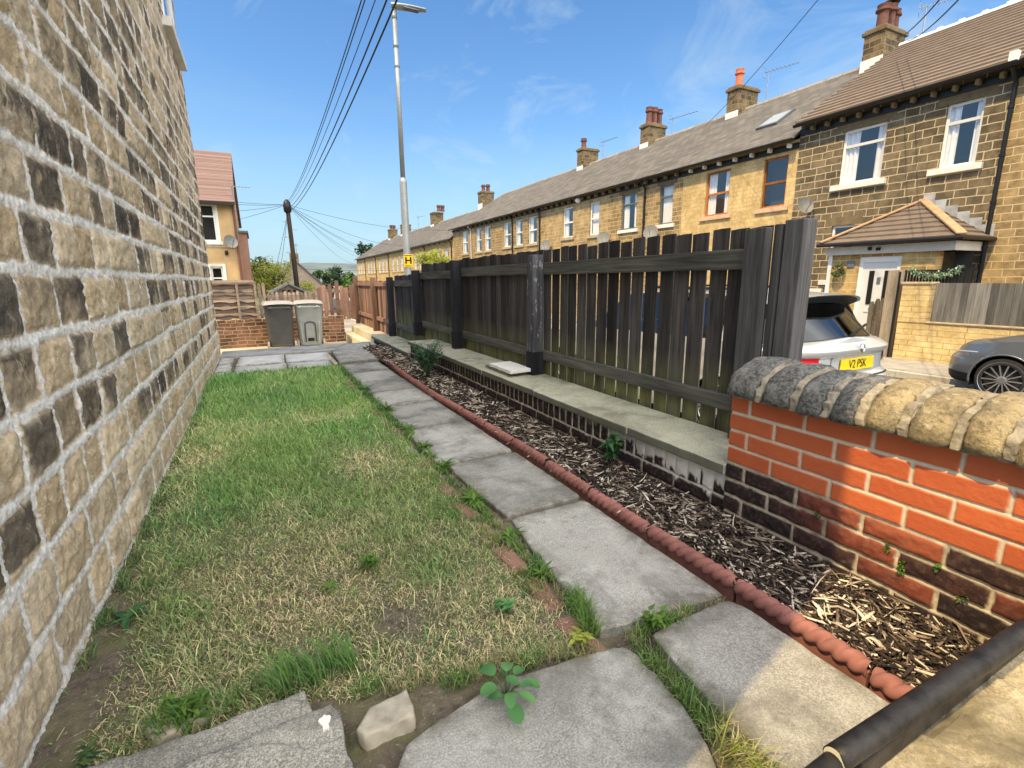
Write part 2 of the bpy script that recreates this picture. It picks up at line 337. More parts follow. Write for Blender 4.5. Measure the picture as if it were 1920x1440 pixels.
def mat_wood(name, c1, c2, algae=None, zlo=0.25, zhi=0.7, axis=2, rough=0.9, flake=0.0):
    t = NT(name); p = t.pos(); tn = t.attr('tint')
    sc = [60, 60, 60]; sc[axis] = 2.2
    of = t.mapv(p, tuple(sc)); g = t.noise(1.0, 6, 0.65, of, 0.6)
    c = t.mix(t.ramp(g, [(0.3, 0), (0.72, 1)]), c1, c2)
    sc2 = [9, 9, 9]; sc2[axis] = 1.1
    c = t.mix(t.ramp(t.noise(1, 5, 0.6, t.mapv(p, tuple(sc2))), [(0.42, 0), (0.72, 0.7)]), c, tuple(x*0.45 for x in c1))
    c = t.mix(1.0, c, t.ramp(tn, [(0, 0.45), (1, 1.45)]), 'MULTIPLY')
    if algae:
        z = t.sep()[2]; f = t.n.new('ShaderNodeMapRange'); t.setin(f, 'Value', z)
        f.inputs['From Min'].default_value = zhi; f.inputs['From Max'].default_value = zlo
        f.inputs['To Min'].default_value = 0.0; f.inputs['To Max'].default_value = 1.0
        a = t.math('MULTIPLY', f.outputs[0], t.ramp(t.noise(1, 5, 0.6, t.mapv(p, (6, 9, 2.2))), [(0.3, 0.1), (0.6, 1)]), clamp=True)
        c = t.mix(t.math('MULTIPLY', a, 0.85), c, algae)
    if flake: c = t.mix(t.ramp(t.noise(1, 5, 0.7, t.mapv(p, (40, 40, 14))), [(0.58, 0), (0.62, flake)]), c, (0.5, 0.5, 0.55))
    t.bsdf(c, rough, t.bump(g, 0.6, 0.004), 0.25); M[name] = t.m
def mat_facade(name, s1, s2, mortar, bw=0.36, bh=0.165, ms=0.013, dark=0.25, warp=0.02):
    t = NT(name); x, y, z = t.sep()
    w = t.noise(4, 2, 0.5)
    ww = t.math('MULTIPLY', t.math('SUBTRACT', w, 0.5), warp)
    horiz = t.math('ADD', y, x)
    vec = t.comb(t.math('ADD', horiz, ww), t.math('ADD', z, ww))
    b = t.n.new('ShaderNodeTexBrick'); t.setin(b, 'Vector', vec)
    b.offset = 0.45; b.offset_frequency = 2; b.squash = 0.72; b.squash_frequency = 3
    b.inputs['Scale'].default_value = 1; b.inputs['Brick Width'].default_value = bw; b.inputs['Row Height'].default_value = bh
    b.inputs['Mortar Size'].default_value = ms; b.inputs['Mortar Smooth'].default_value = 0.25; b.inputs['Bias'].default_value = -0.05
    for k, v in (('Color1', s1), ('Color2', s2), ('Mortar', mortar)): b.inputs[k].default_value = (*v, 1)
    c = b.outputs['Color']; fac = b.outputs['Fac']
    n = t.noise(11, 6, 0.7); n2 = t.noise(1.1, 5, 0.6)
    st = t.math('SUBTRACT', 1.0, fac)
    c = t.mix(t.math('MULTIPLY', st, t.ramp(n, [(0.42, 0), (0.72, 0.7)])), c, tuple(v*0.5 for v in s1))
    c = t.mix(t.math('MULTIPLY', st, t.ramp(t.noise(3.1, 4), [(0.45, 0), (0.7, 0.55)])), c, tuple(min(1, v*1.5) for v in s2))
    c = t.mix(t.ramp(n2, [(0.45, 0), (0.75, dark)]), c, (0.05, 0.042, 0.033))
    t.bsdf(c, 0.93, t.bump(t.math('ADD', t.math('MULTIPLY', fac, -0.8), t.math('MULTIPLY', n, 0.8)), 0.8, 0.02), 0.2); M[name] = t.m
def mat_roof(name, c1, c2, bw=0.3, bh=0.22, moss=0.2):
    t = NT(name); x, y, z = t.sep()
    b = t.n.new('ShaderNodeTexBrick'); t.setin(b, 'Vector', t.comb(y, t.math('MULTIPLY', z, 1.9)))
    b.inputs['Scale'].default_value = 1; b.inputs['Brick Width'].default_value = bw; b.inputs['Row Height'].default_value = bh
    b.inputs['Mortar Size'].default_value = 0.010; b.inputs['Mortar Smooth'].default_value = 0.3
    for k, v in (('Color1', c1), ('Color2', c2), ('Mortar', tuple(v*0.4 for v in c1))): b.inputs[k].default_value = (*v, 1)
    n = t.noise(1.2, 6, 0.65); n2 = t.noise(14, 5, 0.7)
    c = t.mix(t.ramp(n, [(0.4, 0), (0.75, moss*2)]), b.outputs['Color'], tuple(v*0.6 for v in c1))
    c = t.mix(t.ramp(n2, [(0.55, 0), (0.75, 0.5)]), c, tuple(min(1, v*1.4) for v in c2))
    c = t.mix(1.0, c, t.ramp(t.attr('tint'), [(0, 0.85), (1, 1.1)]), 'MULTIPLY')
    t.bsdf(c, 0.85, t.bump(t.math('ADD', t.math('MULTIPLY', b.outputs['Fac'], -1), n2), 0.5, 0.015), 0.25); M[name] = t.m
def mat_soil():
    t = NT('bare_soil'); n = t.noise(34, 7, 0.7); n2 = t.noise(5, 5)
    c = t.mix(t.ramp(n, [(0.3, 0), (0.7, 1)]), (0.075, 0.06, 0.045), (0.23, 0.19, 0.15))
    c = t.mix(t.ramp(t.noise(120, 3), [(0.6, 0), (0.72, 0.8)]), c, (0.40, 0.36, 0.31))
    c = t.mix(t.ramp(n2, [(0.45, 0), (0.62, 0.55)]), c, (0.24, 0.215, 0.115)); c = t.mix(t.ramp(t.noise(11, 5, 0.7), [(0.5, 0), (0.62, 0.5)]), c, (0.12, 0.14, 0.05))
    t.bsdf(c, 1.0, t.bump(n, 1.0, 0.02), 0.1); M['soil'] = t.m
def mat_attr(name, rough=0.8, attr='col', spec=0.25, trans=0.0, bump=0.0):
    t = NT(name); c = t.attr(attr, 'Color')
    nr = t.bump(t.noise(160, 3), bump, 0.002) if bump else None
    b = t.bsdf(c, rough, nr, spec)
    if trans:
        tr = t.n.new('ShaderNodeBsdfTranslucent'); t.link(c, tr.inputs[0]); mx = t.n.new('ShaderNodeMixShader'); mx.inputs[0].default_value = trans
        t.link(b.outputs[0], mx.inputs[1]); t.link(tr.outputs[0], mx.inputs[2]); t.link(mx.outputs[0], t.out.inputs[0])
    M[name] = t.m
def mat_leaf(name, c1, c2, trans=0.3, rough=0.55):
    t = NT(name); c = t.mix(t.attr('tint'), c1, c2)
    c = t.mix(t.math('MULTIPLY', t.noise(20, 4), 0.4), c, tuple(x*0.5 for x in c1))
    b = t.bsdf(c, rough, None, 0.3); tr = t.n.new('ShaderNodeBsdfTranslucent'); t.link(c, tr.inputs[0])
    mx = t.n.new('ShaderNodeMixShader'); mx.inputs[0].default_value = trans
    t.link(b.outputs[0], mx.inputs[1]); t.link(tr.outputs[0], mx.inputs[2]); t.link(mx.outputs[0], t.out.inputs[0]); M[name] = t.m
def mat_glass(name, tintc=(0.02, 0.03, 0.04), refl=0.35, alpha=0.55):
    t = NT(name); fr = t.n.new('ShaderNodeLayerWeight'); fr.inputs[0].default_value = 0.5
    g = t.n.new('ShaderNodeBsdfGlossy'); g.inputs['Roughness'].default_value = 0.03; g.inputs[0].default_value = (0.85, 0.9, 0.95, 1)
    tr = t.n.new('ShaderNodeBsdfTransparent'); tr.inputs[0].default_value = (alpha, alpha, alpha*1.02, 1)
    mx = t.n.new('ShaderNodeMixShader'); f = t.math('ADD', t.math('MULTIPLY', t.math('POWER', fr.outputs['Facing'], 3.0), 0.8), refl, clamp=True)
    t.link(f, mx.inputs[0]); t.link(tr.outputs[0], mx.inputs[1]); t.link(g.outputs[0], mx.inputs[2]); t.link(mx.outputs[0], t.out.inputs[0]); M[name] = t.m
def mat_emblem(name, c, rough=0.4):
    t = NT(name); t.bsdf(c, rough); M[name] = t.m

mat_stonewall(); mat_brick(); mat_coping(); mat_soil()
mat_flag('flag', (0.25, 0.243, 0.222), (0.40, 0.39, 0.358), (0.17, 0.16, 0.125), 0.6, 0.8)
mat_flag('step', (0.17, 0.162, 0.14), (0.34, 0.325, 0.285), (0.12, 0.11, 0.09), 0.9, 0.7)
mat_flag('paleflag', (0.45, 0.445, 0.425), (0.62, 0.61, 0.585), (0.33, 0.32, 0.28), 0.25, 0.3)
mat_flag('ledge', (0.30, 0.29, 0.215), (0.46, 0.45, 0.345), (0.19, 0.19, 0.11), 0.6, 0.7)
mat_flag('sandstone', (0.25, 0.205, 0.125), (0.38, 0.315, 0.20), (0.55, 0.49, 0.35), 0.6, 1.0)
mat_flag('yardcrete', (0.46, 0.41, 0.31), (0.60, 0.55, 0.43), (0.33, 0.29, 0.22), 0.2, 0.4)
mat_flag('asphalt', (0.050, 0.050, 0.052), (0.085, 0.083, 0.08), (0.10, 0.09, 0.08), 0.5, 0.3)
mat_flag('pavement', (0.24, 0.22, 0.195), (0.36, 0.33, 0.28), (0.2, 0.17, 0.14), 0.3, 0.3)
mat_flag('kerbstone', (0.42, 0.38, 0.31), (0.56, 0.51, 0.42), (0.25, 0.22, 0.18), 0.3, 0.4)
mat_wood('darkfence', (0.024, 0.021, 0.024), (0.108, 0.097, 0.093), (0.215, 0.225, 0.095), 0.33, 0.68)
mat_wood('darkrail', (0.050, 0.050, 0.046), (0.175, 0.172, 0.150), None, axis=1)
mat_wood('darkpost', (0.014, 0.014, 0.02), (0.052, 0.052, 0.062), None, flake=0.0)
mat_wood('flakypost', (0.05, 0.05, 0.06), (0.16, 0.16, 0.175), None, flake=0.45)
mat_wood('greypost', (0.052, 0.050, 0.052), (0.185, 0.178, 0.178), None)
mat_wood('redfence', (0.20, 0.115, 0.085), (0.40, 0.25, 0.19), None)
mat_wood('redrail', (0.23, 0.14, 0.10), (0.44, 0.29, 0.22), None, axis=0)
mat_wood('lapwood', (0.22, 0.16, 0.125), (0.46, 0.36, 0.29), None, axis=0)
mat_wood('gatewood', (0.20, 0.16, 0.115), (0.40, 0.33, 0.25), None, flake=0.25)
mat_wood('greyfence', (0.13, 0.125, 0.115), (0.25, 0.24, 0.225), None)
mat_wood('tarpole', (0.035, 0.027, 0.022), (0.11, 0.085, 0.07), None)
mat_wood('brownframe', (0.36, 0.125, 0.04), (0.50, 0.19, 0.065), None, rough=0.5)
mat_facade('darkstone', (0.115, 0.092, 0.060), (0.235, 0.182, 0.112), (0.58, 0.47, 0.31), 0.37, 0.165, 0.012, 0.2, 0.04)
mat_facade('cleanstone', (0.57, 0.41, 0.19), (0.66, 0.49, 0.245), (0.56, 0.40, 0.19), 0.33, 0.115, 0.006, 0.06)
mat_facade('midstone', (0.25, 0.175, 0.085), (0.42, 0.30, 0.155), (0.60, 0.47, 0.28), 0.34, 0.15, 0.012, 0.2)
mat_facade('tanstone', (0.34, 0.245, 0.12), (0.50, 0.365, 0.19), (0.60, 0.48, 0.30), 0.34, 0.15, 0.011, 0.12)
mat_facade('farstone', (0.46, 0.315, 0.135), (0.58, 0.415, 0.19), (0.58, 0.44, 0.24), 0.34, 0.15, 0.01, 0.1)
mat_facade('porchstone', (0.34, 0.22, 0.09), (0.56, 0.40, 0.18), (0.66, 0.52, 0.30), 0.30, 0.16, 0.010, 0.12)
mat_facade('yellowwall', (0.60, 0.44, 0.20), (0.70, 0.53, 0.27), (0.40, 0.27, 0.10), 0.55, 0.105, 0.005, 0.06)
mat_facade('stackstone', (0.085, 0.065, 0.042), (0.25, 0.18, 0.095), (0.30, 0.24, 0.16), 0.3, 0.16, 0.011, 0.35)
mat_facade('yardbrick', (0.13, 0.065, 0.045), (0.36, 0.18, 0.115), (0.46, 0.37, 0.27), 0.235, 0.078, 0.010, 0.5, 0.06)
mat_roof('slate', (0.118, 0.108, 0.098), (0.19, 0.174, 0.158), 0.32, 0.24, 0.25)
mat_roof('greytile', (0.17, 0.16, 0.15), (0.24, 0.22, 0.20), 0.3, 0.3, 0.2)
mat_roof('redtile', (0.175, 0.112, 0.098), (0.235, 0.16, 0.142), 0.25, 0.3, 0.12)
simple('browntile', (0.185, 0.143, 0.113), 0.85, 0.16, 5, 0.25, 40)
simple('ridgetile', (0.27, 0.25, 0.23), 0.8, 0.2); simple('tantile', (0.46, 0.29, 0.17), 0.8, 0.2)
simple('lead', (0.42, 0.44, 0.47), 0.6, 0.25, 5, 0.2); simple('white_flash', (0.75, 0.74, 0.72), 0.7, 0.1)
simple('upvc', (0.80, 0.81, 0.82), 0.35, 0.03); simple('offwhite', (0.74, 0.72, 0.68), 0.6, 0.08, 6)
simple('sillstone', (0.46, 0.36, 0.24), 0.9, 0.2, 9, 0.3, 50); simple('lintel', (0.20, 0.15, 0.088), 0.9, 0.25, 6, 0.3, 50)
simple('peachsill', (0.62, 0.43, 0.28), 0.85, 0.1); simple('blackplastic', (0.018, 0.018, 0.02), 0.35, 0.1)
simple('potred', (0.17, 0.075, 0.058), 0.75, 0.25, 12); simple('potorange', (0.55, 0.16, 0.08), 0.7, 0.15)
simple('lampgrey', (0.36, 0.39, 0.41), 0.45, 0.12, 3, metal=0.4); simple('lampdark', (0.16, 0.19, 0.21), 0.5, 0.12, 3, metal=0.3)
simple('terracotta', (0.30, 0.125, 0.105), 0.85, 0.25, 14, 0.35, 50, 0.4)
simple('brickedge', (0.25, 0.135, 0.105), 0.9, 0.3, 20, 0.5, 60)
simple('palestone', (0.42, 0.38, 0.30), 0.9, 0.25, 20, 0.5, 60); simple('oldmortar', (0.33, 0.285, 0.215), 0.95, 0.4, 30, 0.9, 70, bdist=0.008)
simple('mulchbase', (0.065, 0.045, 0.034), 1.0, 0.5, 50, 1.0, 70)
simple('dish', (0.20, 0.20, 0.19), 0.5, 0.1); simple('cable', (0.03, 0.035, 0.05), 0.6, 0.1); simple('metal', (0.35, 0.35, 0.36), 0.4, 0.15, metal=0.8)
simple('render_yellow', (0.56, 0.375, 0.19), 0.9, 0.14, 2.5, 0.2, 40); simple('render_grey', (0.30, 0.25, 0.215), 0.9, 0.12, 2)
simple('interior', (0.055, 0.055, 0.06), 0.9, 0.1); simple('curtain', (0.82, 0.82, 0.80), 0.9, 0.05)
simple('bindark', (0.075, 0.078, 0.083), 0.5, 0.14, 7, 0.15, 90); simple('bingrey', (0.33, 0.365, 0.38), 0.5, 0.10, 7, 0.15, 90)
simple('binlid', (0.36, 0.36, 0.35), 0.5, 0.08, 7); simple('binwheel', (0.33, 0.30, 0.28), 0.7, 0.1)
simple('plateyellow', (0.86, 0.60, 0.02), 0.35, 0.03, tint=False); simple('ink', (0.012, 0.012, 0.012), 0.5, 0.0, tint=False)
simple('signyellow', (0.80, 0.52, 0.02), 0.5, 0.05, tint=False)
simple('tyre', (0.028, 0.028, 0.028), 0.8, 0.2); simple('rim', (0.66, 0.66, 0.68), 0.25, 0.05, metal=0.85); simple('rimdark', (0.03, 0.03, 0.033), 0.5, 0.1)
simple('chrome', (0.82, 0.82, 0.84), 0.12, 0.02, metal=1.0); simple('redlens', (0.62, 0.012, 0.02), 0.15, 0.08, spec=0.6, tint=False)
simple('headlens', (0.26, 0.30, 0.36), 0.06, 0.35, 30, spec=0.9, metal=0.3)
def mat_paint(name, c, metal, rough=0.32):
    t = NT(name); x = t.bsdf(c, rough, None, 0.5, metal); x.inputs['Coat Weight'].default_value = 0.8; x.inputs['Coat Roughness'].default_value = 0.04; M[name] = t.m
mat_paint('silverpaint', (0.60, 0.62, 0.64), 0.45, 0.35); mat_paint('greypaint', (0.17, 0.185, 0.21), 0.55, 0.35)
mat_glass('glass', refl=0.10, alpha=0.97); mat_glass('carglass', refl=0.05, alpha=0.10); simple('skylightglass', (0.36, 0.40, 0.43), 0.35, 0.08)
mat_attr('grassblade', 0.6, trans=0.25); mat_attr('chipwood', 0.9, bump=0.5)
mat_leaf('leafbright', (0.075, 0.16, 0.025), (0.17, 0.30, 0.05)); mat_leaf('leafdeep', (0.035, 0.11, 0.04), (0.09, 0.22, 0.075))
mat_leaf('leafdock', (0.09, 0.24, 0.075), (0.17, 0.36, 0.12), 0.25); mat_leaf('leafyellow', (0.34, 0.40, 0.06), (0.62, 0.64, 0.15), 0.45)
mat_leaf('leafdark', (0.025, 0.055, 0.025), (0.06, 0.11, 0.045)); mat_leaf('leafmid', (0.05, 0.10, 0.035), (0.12, 0.19, 0.06))
mat_leaf('leafsilver', (0.07, 0.16, 0.09), (0.16, 0.27, 0.15)); mat_leaf('garlandleaf', (0.16, 0.34, 0.17), (0.62, 0.74, 0.60))
simple('stem', (0.10, 0.15, 0.05), 0.8, 0.2); simple('bark', (0.09, 0.07, 0.05), 0.95, 0.3, 20, 0.6, 40)
simple('handrail', (0.022, 0.020, 0.020), 0.45, 0.6, 30, 0.3, 120, spec=0.22); simple('railinner', (0.55, 0.50, 0.36), 0.8, 0.1)
simple('hazygreen', (0.13, 0.165, 0.17), 1.0, 0.35, 0.012); simple('peachwall', (0.36, 0.215, 0.165), 0.9, 0.12, 3)  # hill green has distance haze mixed into its colour
simple('farfield', (0.11, 0.13, 0.06), 1.0, 0.4, 0.03)
simple('farroof', (0.27, 0.205, 0.19), 0.9, 0.2, 0.5); simple('farwall', (0.36, 0.31, 0.28), 0.9, 0.2, 0.5)
simple('shedwood', (0.30, 0.22, 0.17), 0.9, 0.2)
# ------------------------------------------------------------------ setting: ground, road, pavements, yard
def road_z(x, y): return -0.52 - 0.012*(x-4.7) - 0.012*max(0, y-6)
def ground_z(x, y):
    if y > 13:
        d = -0.4 - 0.05*(y-13) if y < 150 else -7.25 - 0.004*(y-150)
        if x > 2.3 and y < 76: d = max(d, road_z(min(x, 9.5), y)-0.1)
        if x > 2.3 and y < 76: d = road_z(min(x, 9.5), y)-0.12
        return d
    if x > 2.25: return road_z(min(x, 9.5), y)-0.12
    if x < -8 or y < -3: return -0.5
    return -0.06 if y < 8.85 else -0.36
def sheet(name, xs, ys, zf, mat, kind='structure'):
    V = [(x, y, zf(x, y)) for x in xs for y in ys]; b = MB()
    ny = len(ys); b.v = V; b.t = [0.5]*len(V)
    b.f = [(i*ny+j, (i+1)*ny+j, (i+1)*ny+j+1, i*ny+j+1) for i in range(len(xs)-1) for j in range(ny-1)]
    return tag(b.build(name, mat, smooth=False, origin=(0, 0, 0)), kind=kind)
gx = [-2500, -800, -200, -60, -20, -8, -2, 0, 1, 2.2, 2.3, 4, 6, 9.5, 12, 16, 22, 40, 90, 250, 800, 2500]
gy = [-2000, -300, -60, -20, -6, -3, 0, 4, 8.8, 8.9, 10, 12, 13.2, 16, 20, 26, 34, 45, 60, 76, 77, 100, 150, 300, 600, 1200, 2600]
sheet('ground', gx, gy, ground_z, M['farfield'])
sheet('road', [3.7, 5, 6.5, 8, 9.5], [-25, -5, 2, 6, 20, 40, 80], road_z, M['asphalt'])
def slab_strip(name, x0, x1, y0, y1, zt, th, mat, n=24):
    b = MB()
    for i in range(n):
        a = y0+(y1-y0)*i/n; c = y0+(y1-y0)*(i+1)/n
        za, zc = zt(a), zt(c)
        b.add([(x0, a+.004, za-th), (x1, a+.004, za-th), (x1, a+.004, za), (x0, a+.004, za), (x0, c-.004, zc-th), (x1, c-.004, zc-th), (x1, c-.004, zc), (x0, c-.004, zc)],
              [(0, 1, 2, 3), (7, 6, 5, 4), (3, 2, 6, 7), (0, 4, 5, 1), (0, 3, 7, 4), (1, 5, 6, 2)])
    return tag(b.build(name, mat, origin=(0, 0, 0)), kind='structure')
slab_strip('near_pavement', 2.32, 3.56, -12, 74, lambda y: road_z(3.7, y)+.11, .2, M['pavement'], 60)
slab_strip('near_kerb', 3.564, 3.70, -12, 74, lambda y: road_z(3.7, y)+.114, .25, M['kerbstone'], 90)
slab_strip('far_kerb', 9.40, 9.55, -12, 74, lambda y: road_z(9.5, y)+.10, .3, M['kerbstone'], 90)
slab_strip('far_pavement', 9.554, 10.88, -12, 74, lambda y: road_z(9.5, y)+.108, .3, M['pavement'], 50)
slab_strip('front_gardens', 11.12, 13.1, -12, 74, lambda y: road_z(9.5, y)+.12, .3, M['pavement'], 40)
tag(MB().box(-1.6, 1.72, 8.9, 12.3, -.5, -.30, .7).build('yard', M['yardcrete'], origin=(0, 0, 0)), kind='structure')
# the lawn bed: soil under the grass
nx, ny = 90, 210
X, Y = np.meshgrid(np.linspace(-.66, 1.44, nx), np.linspace(.2, 8.2, ny), indexing='ij')
Z = -0.012 + 0.035*(fbm(X*4, Y*4, 3)-.5) + 0.02*(fbm(X*16, Y*16, 5)-.5) - .014*sstep(.80, .88, X) - .018*sstep(1.12, 1.0, Y)*sstep(.1, .3, X)
lawn_me = np_mesh('lawn', np.stack([X, Y, Z], -1).reshape(-1, 3), grid_quads(nx, ny), None, {'tint': np.full(nx*ny, .5)})
tag(link('lawn', lawn_me, M['soil']), kind='structure')

# ------------------------------------------------------------------ path of flagstones
def flag(poly, z, th, mat, name, parent=None, bev=.005, tint=None, tilt=(0, 0)):
    b = MB(); cx = sum(p[0] for p in poly)/len(poly); cy = sum(p[1] for p in poly)/len(poly); tint = random.random() if tint is None else tint
    out = []
    for i in range(len(poly)):
        p, q = poly[i], poly[(i+1) % len(poly)]; k = max(1, int(math.hypot(q[0]-p[0], q[1]-p[1])/.035))
        for j in range(k):
            x = p[0]+(q[0]-p[0])*j/k; y = p[1]+(q[1]-p[1])*j/k; w = .006*(float(fbm(np.array(x*21.), np.array(y*21.), 91, 3))-.5)*2 + random.uniform(-.0012, .0012)
            if j == 0: w -= .006+random.random()*.006
            dl = math.hypot(x-cx, y-cy); out.append((x+(x-cx)/dl*w, y+(y-cy)/dl*w))
    n = len(out); zf = lambda x, y, dz: z+dz+tilt[0]*(x-cx)+tilt[1]*(y-cy)
    rings = []
    for (ins, dz) in ((0, -th), (0, -.006), (.004, -.0015), (.011, 0), (.05, 0), (.10, 0)):
        r = []
        for x, y in out:
            dl = math.hypot(x-cx, y-cy); f = max(0, dl-ins)/dl; X, Y = cx+(x-cx)*f, cy+(y-cy)*f; r.append((X, Y, zf(X, Y, dz)))
        rings.append(r)
    vs = [p for r in rings for p in r]; fs = [(i*n+j, i*n+(j+1) % n, (i+1)*n+(j+1) % n, (i+1)*n+j) for i in range(len(rings)-1) for j in range(n)]+[tuple(range((len(rings)-1)*n, len(rings)*n))]
    b.add(vs, fs, tint); o = b.build(name, mat, parent, smooth=False)
    ea = o.data.attributes.new('edge', 'FLOAT', 'POINT'); ea.data.foreach_set('value', np.repeat(np.array([1, 1, 1, .95, .45, 0.0], dtype=np.float32), n)); return o
pth = tag(thing('path', None, None, (1.1, 3.5, 0)), kind='structure')
js = [1.05, 1.90, 2.68, 3.47, 4.26, 4.86, 5.45, 6.10, 6.74]
for i in range(len(js)-1):
    g = .004; a, c = js[i]+g, js[i+1]-g
    xl = .865 + (.02 if i % 2 else 0); xr = 1.375
    if i == 0: poly = [(.86, a+.03), (1.03, a+.01), (1.36, a-.03), (1.375, c), (.945, c-.01), (.90, a+.5)]
    elif i == 1: poly = [(.935, a), (1.375, a+.02), (1.385, c), (.90, c-.02)]
    else: poly = [(xl, a), (xr, a+.012), (xr, c+.012), (xl, c)]
    flag(poly, .004+random.uniform(-.005, .005), .06, M['flag'], 'flagstone', pth, tilt=(random.uniform(-.008, .008), random.uniform(-.006, .006)))
flag([(.87, 6.76), (1.42, 6.80), (1.5, 8.12), (.93, 8.06)], .035, .09, M['flag'], 'flagstone', pth, tint=.35)
flag([(.2, .98), (.47, 1.045), (.80, 1.01), (.885, .985), (.89, .90), (.865, .68), (.76, .50), (.5, .34), (.1, .34), (.10, .80)], .012, .07, M['flag'], 'flagstone', pth, .014, .42)
flag([(.985, 1.0), (1.345, 1.0), (1.36, .96), (1.36, .2), (.93, .2), (.945, .62), (.955, .80)], .008, .07, M['flag'], 'flagstone', pth, .01, .62)
flag([(-.3, .3), (.9, .3), (.9, -.5), (-.3, -.5)], .004, .07, M['flag'], 'flagstone', pth, .01)
# pale slabs and the strip at the far end
ps = tag(thing('far_paving', None, None, (.2, 7.3, 0)), kind='structure')
for (x0, x1, y0, y1) in ((-.38, .215, 6.50, 7.28), (.235, .76, 6.46, 7.24), (-.36, .225, 7.31, 8.13), (.245, .81, 7.27, 8.07)):
    flag([(x0, y0), (x1, y0-.02), (x1+.03, y1-.02), (x0+.02, y1)], .012+random.uniform(-.006, .006), .06, M['paleflag'], 'flagstone', ps, tilt=(.004, random.uniform(-.006, .004)))
for i in range(5): flag([(-.58, 6.55+.33*i), (-.41, 6.54+.33*i), (-.41, 6.84+.33*i), (-.58, 6.85+.33*i)], .012+.006*(i % 2), .06, M['paleflag'], 'flagstone', ps)
for i in range(9): flag([(.80, 6.45+.18*i), (.855, 6.45+.18*i), (.865, 6.60+.18*i), (.81, 6.61+.18*i)], .014, .05, M['palestone'], 'flagstone', ps)
tag(MB().box(-.6, 1.70, 8.20, 8.92, -.4, .022, .4).build('yard_step', M['flag'], bevel=.012, origin=(0, 0, 0)), kind='structure')

# loose slabs and blocks at the near end of the lawn
def loose(name, label, cat, poly, z0, z1, mat, bev=.012, tint=.5, group=None, rough=0):
    b = MB()
    n = len(poly); pts = []
    for i in range(n):
        p, q = poly[i], poly[(i+1) % n]
        L = math.hypot(q[0]-p[0], q[1]-p[1]); k = max(1, int(L/.05))
        for j in range(k):
            f = j/k; pts.append((p[0]+(q[0]-p[0])*f+random.uniform(-.004, .004), p[1]+(q[1]-p[1])*f+random.uniform(-.004, .004), z0))
    b.prism(pts, (0, 0, z1-z0), tint)
    o = b.build(name, mat, bevel=0 if rough else bev)
    if rough:
        me = o.data; bm = bmesh.new(); bm.from_mesh(me); bmesh.ops.bevel(bm, geom=[e for e in bm.edges if abs(e.verts[0].co.z-e.verts[1].co.z) < .001 and e.verts[0].co.z > .01], offset=bev, segments=2, affect='EDGES', profile=.6)
        bmesh.ops.triangulate(bm, faces=bm.faces); bmesh.ops.subdivide_edges(bm, edges=[e for e in bm.edges if e.calc_length() > .03], cuts=2, use_grid_fill=True); bmesh.ops.triangulate(bm, faces=bm.faces)
        bmesh.ops.subdivide_edges(bm, edges=[e for e in bm.edges if e.calc_length() > .02], cuts=1); bmesh.ops.triangulate(bm, faces=bm.faces); bm.normal_update()
        for v in bm.verts:
            k = float(fbm(np.array(v.co.x*38+v.co.z*25), np.array(v.co.y*38-v.co.z*31), 77, 4))-.5; v.co += v.normal*(k*rough)
        bm.to_mesh(me); bm.free(); me.polygons.foreach_set('use_smooth', [True]*len(me.polygons))
    return tag(o, label, cat, group)
loose('stone_slab', 'long rough grey slab lying along the near end of the lawn, against the stone house', 'slab', [(-.52, 1.235), (-.25, 1.225), (.005, 1.235), (.012, 1.15), (-.2, 1.06), (-.52, 1.05)], -.03, .04, M['step'], tint=.6, rough=.014)
loose('stone_slab', 'big grey step slab with a white blotch at its corner, bottom edge of the photo', 'slab', [(-.44, 1.10), (-.18, 1.12), (.055, 1.135), (.075, 1.10), (.075, .5), (-.5, .5), (-.5, 1.0)], -.03, .062, M['step'], tint=.7, rough=.012)
sb = MB()
for k in range(26):
    pass
bl = [( .036+.011*math.cos(a)*(1+.35*math.sin(3*a)+.15*math.sin(7*a)), 1.075+.026*math.sin(a)*(1+.25*math.cos(2*a)+.15*math.sin(5*a)), .060) for a in [2*math.pi*k/22 for k in range(22)]]
sb.prism(bl, (0, 0, .006), .9); tag(sb.build('paint_blotch', M['offwhite']), 'white splash of dried paint or mortar on the corner of the big step slab', 'paint blotch')
loose('stone_block', 'small pale broken stone block between the step slab and the round-cornered flag', 'stone block', [(.105, 1.055), (.14, 1.10), (.245, 1.115), (.25, 1.06), (.235, 1.025), (.12, 1.02)], -.02, .036, M['palestone'], .010, .35, rough=.012)
loose('stone_block', 'low mossy stone half sunk in soil in the corner by the house wall', 'stone block', [(-.36, 1.30), (-.24, 1.33), (-.22, 1.28), (-.33, 1.245)], -.03, .03, M['palestone'], .012, .3, rough=.03)

# ------------------------------------------------------------------ stone house on the left (wall plane X = -0.6)
house = thing('stone_house', 'tall stone house on the left with thick pale pointing and sooty blocks', 'house', (-3.5, 4.4, 0))
HX = -.6; HY0, HY1, HZ = .27, 8.47, 6.1
ys = [HY0]
while ys[-1] < HY1:
    y = ys[-1]; ys.append(y + (.02 if y < 1.2 else .0085 if y < 2.6 else .0085+.0022*(y-2.6)))
ys[-1] = HY1; ys = np.array(ys)
zs = np.concatenate([np.arange(-.12, 2.6, .0095), np.arange(2.6, HZ+.01, .022)])
U, V = np.meshgrid(ys, zs, indexing='ij')
beds = [-.30, -.17, .0, .185, .375, .565, .755, .945, 1.14, 1.33, 1.515, 1.70, 1.885]
while beds[-1] < HZ+.3: beds.append(beds[-1] + .165 + .035*random.random())
_j = {}
def sw_joints(c):
    if c not in _j:
        r = random.Random(100+c); x = -.2-r.random()*.3; L = [x]
        while x < 9.5: x += r.choice([.20, .23, .26, .29, .32, .37]); L.append(x)
        _j[c] = L
    return _j[c]
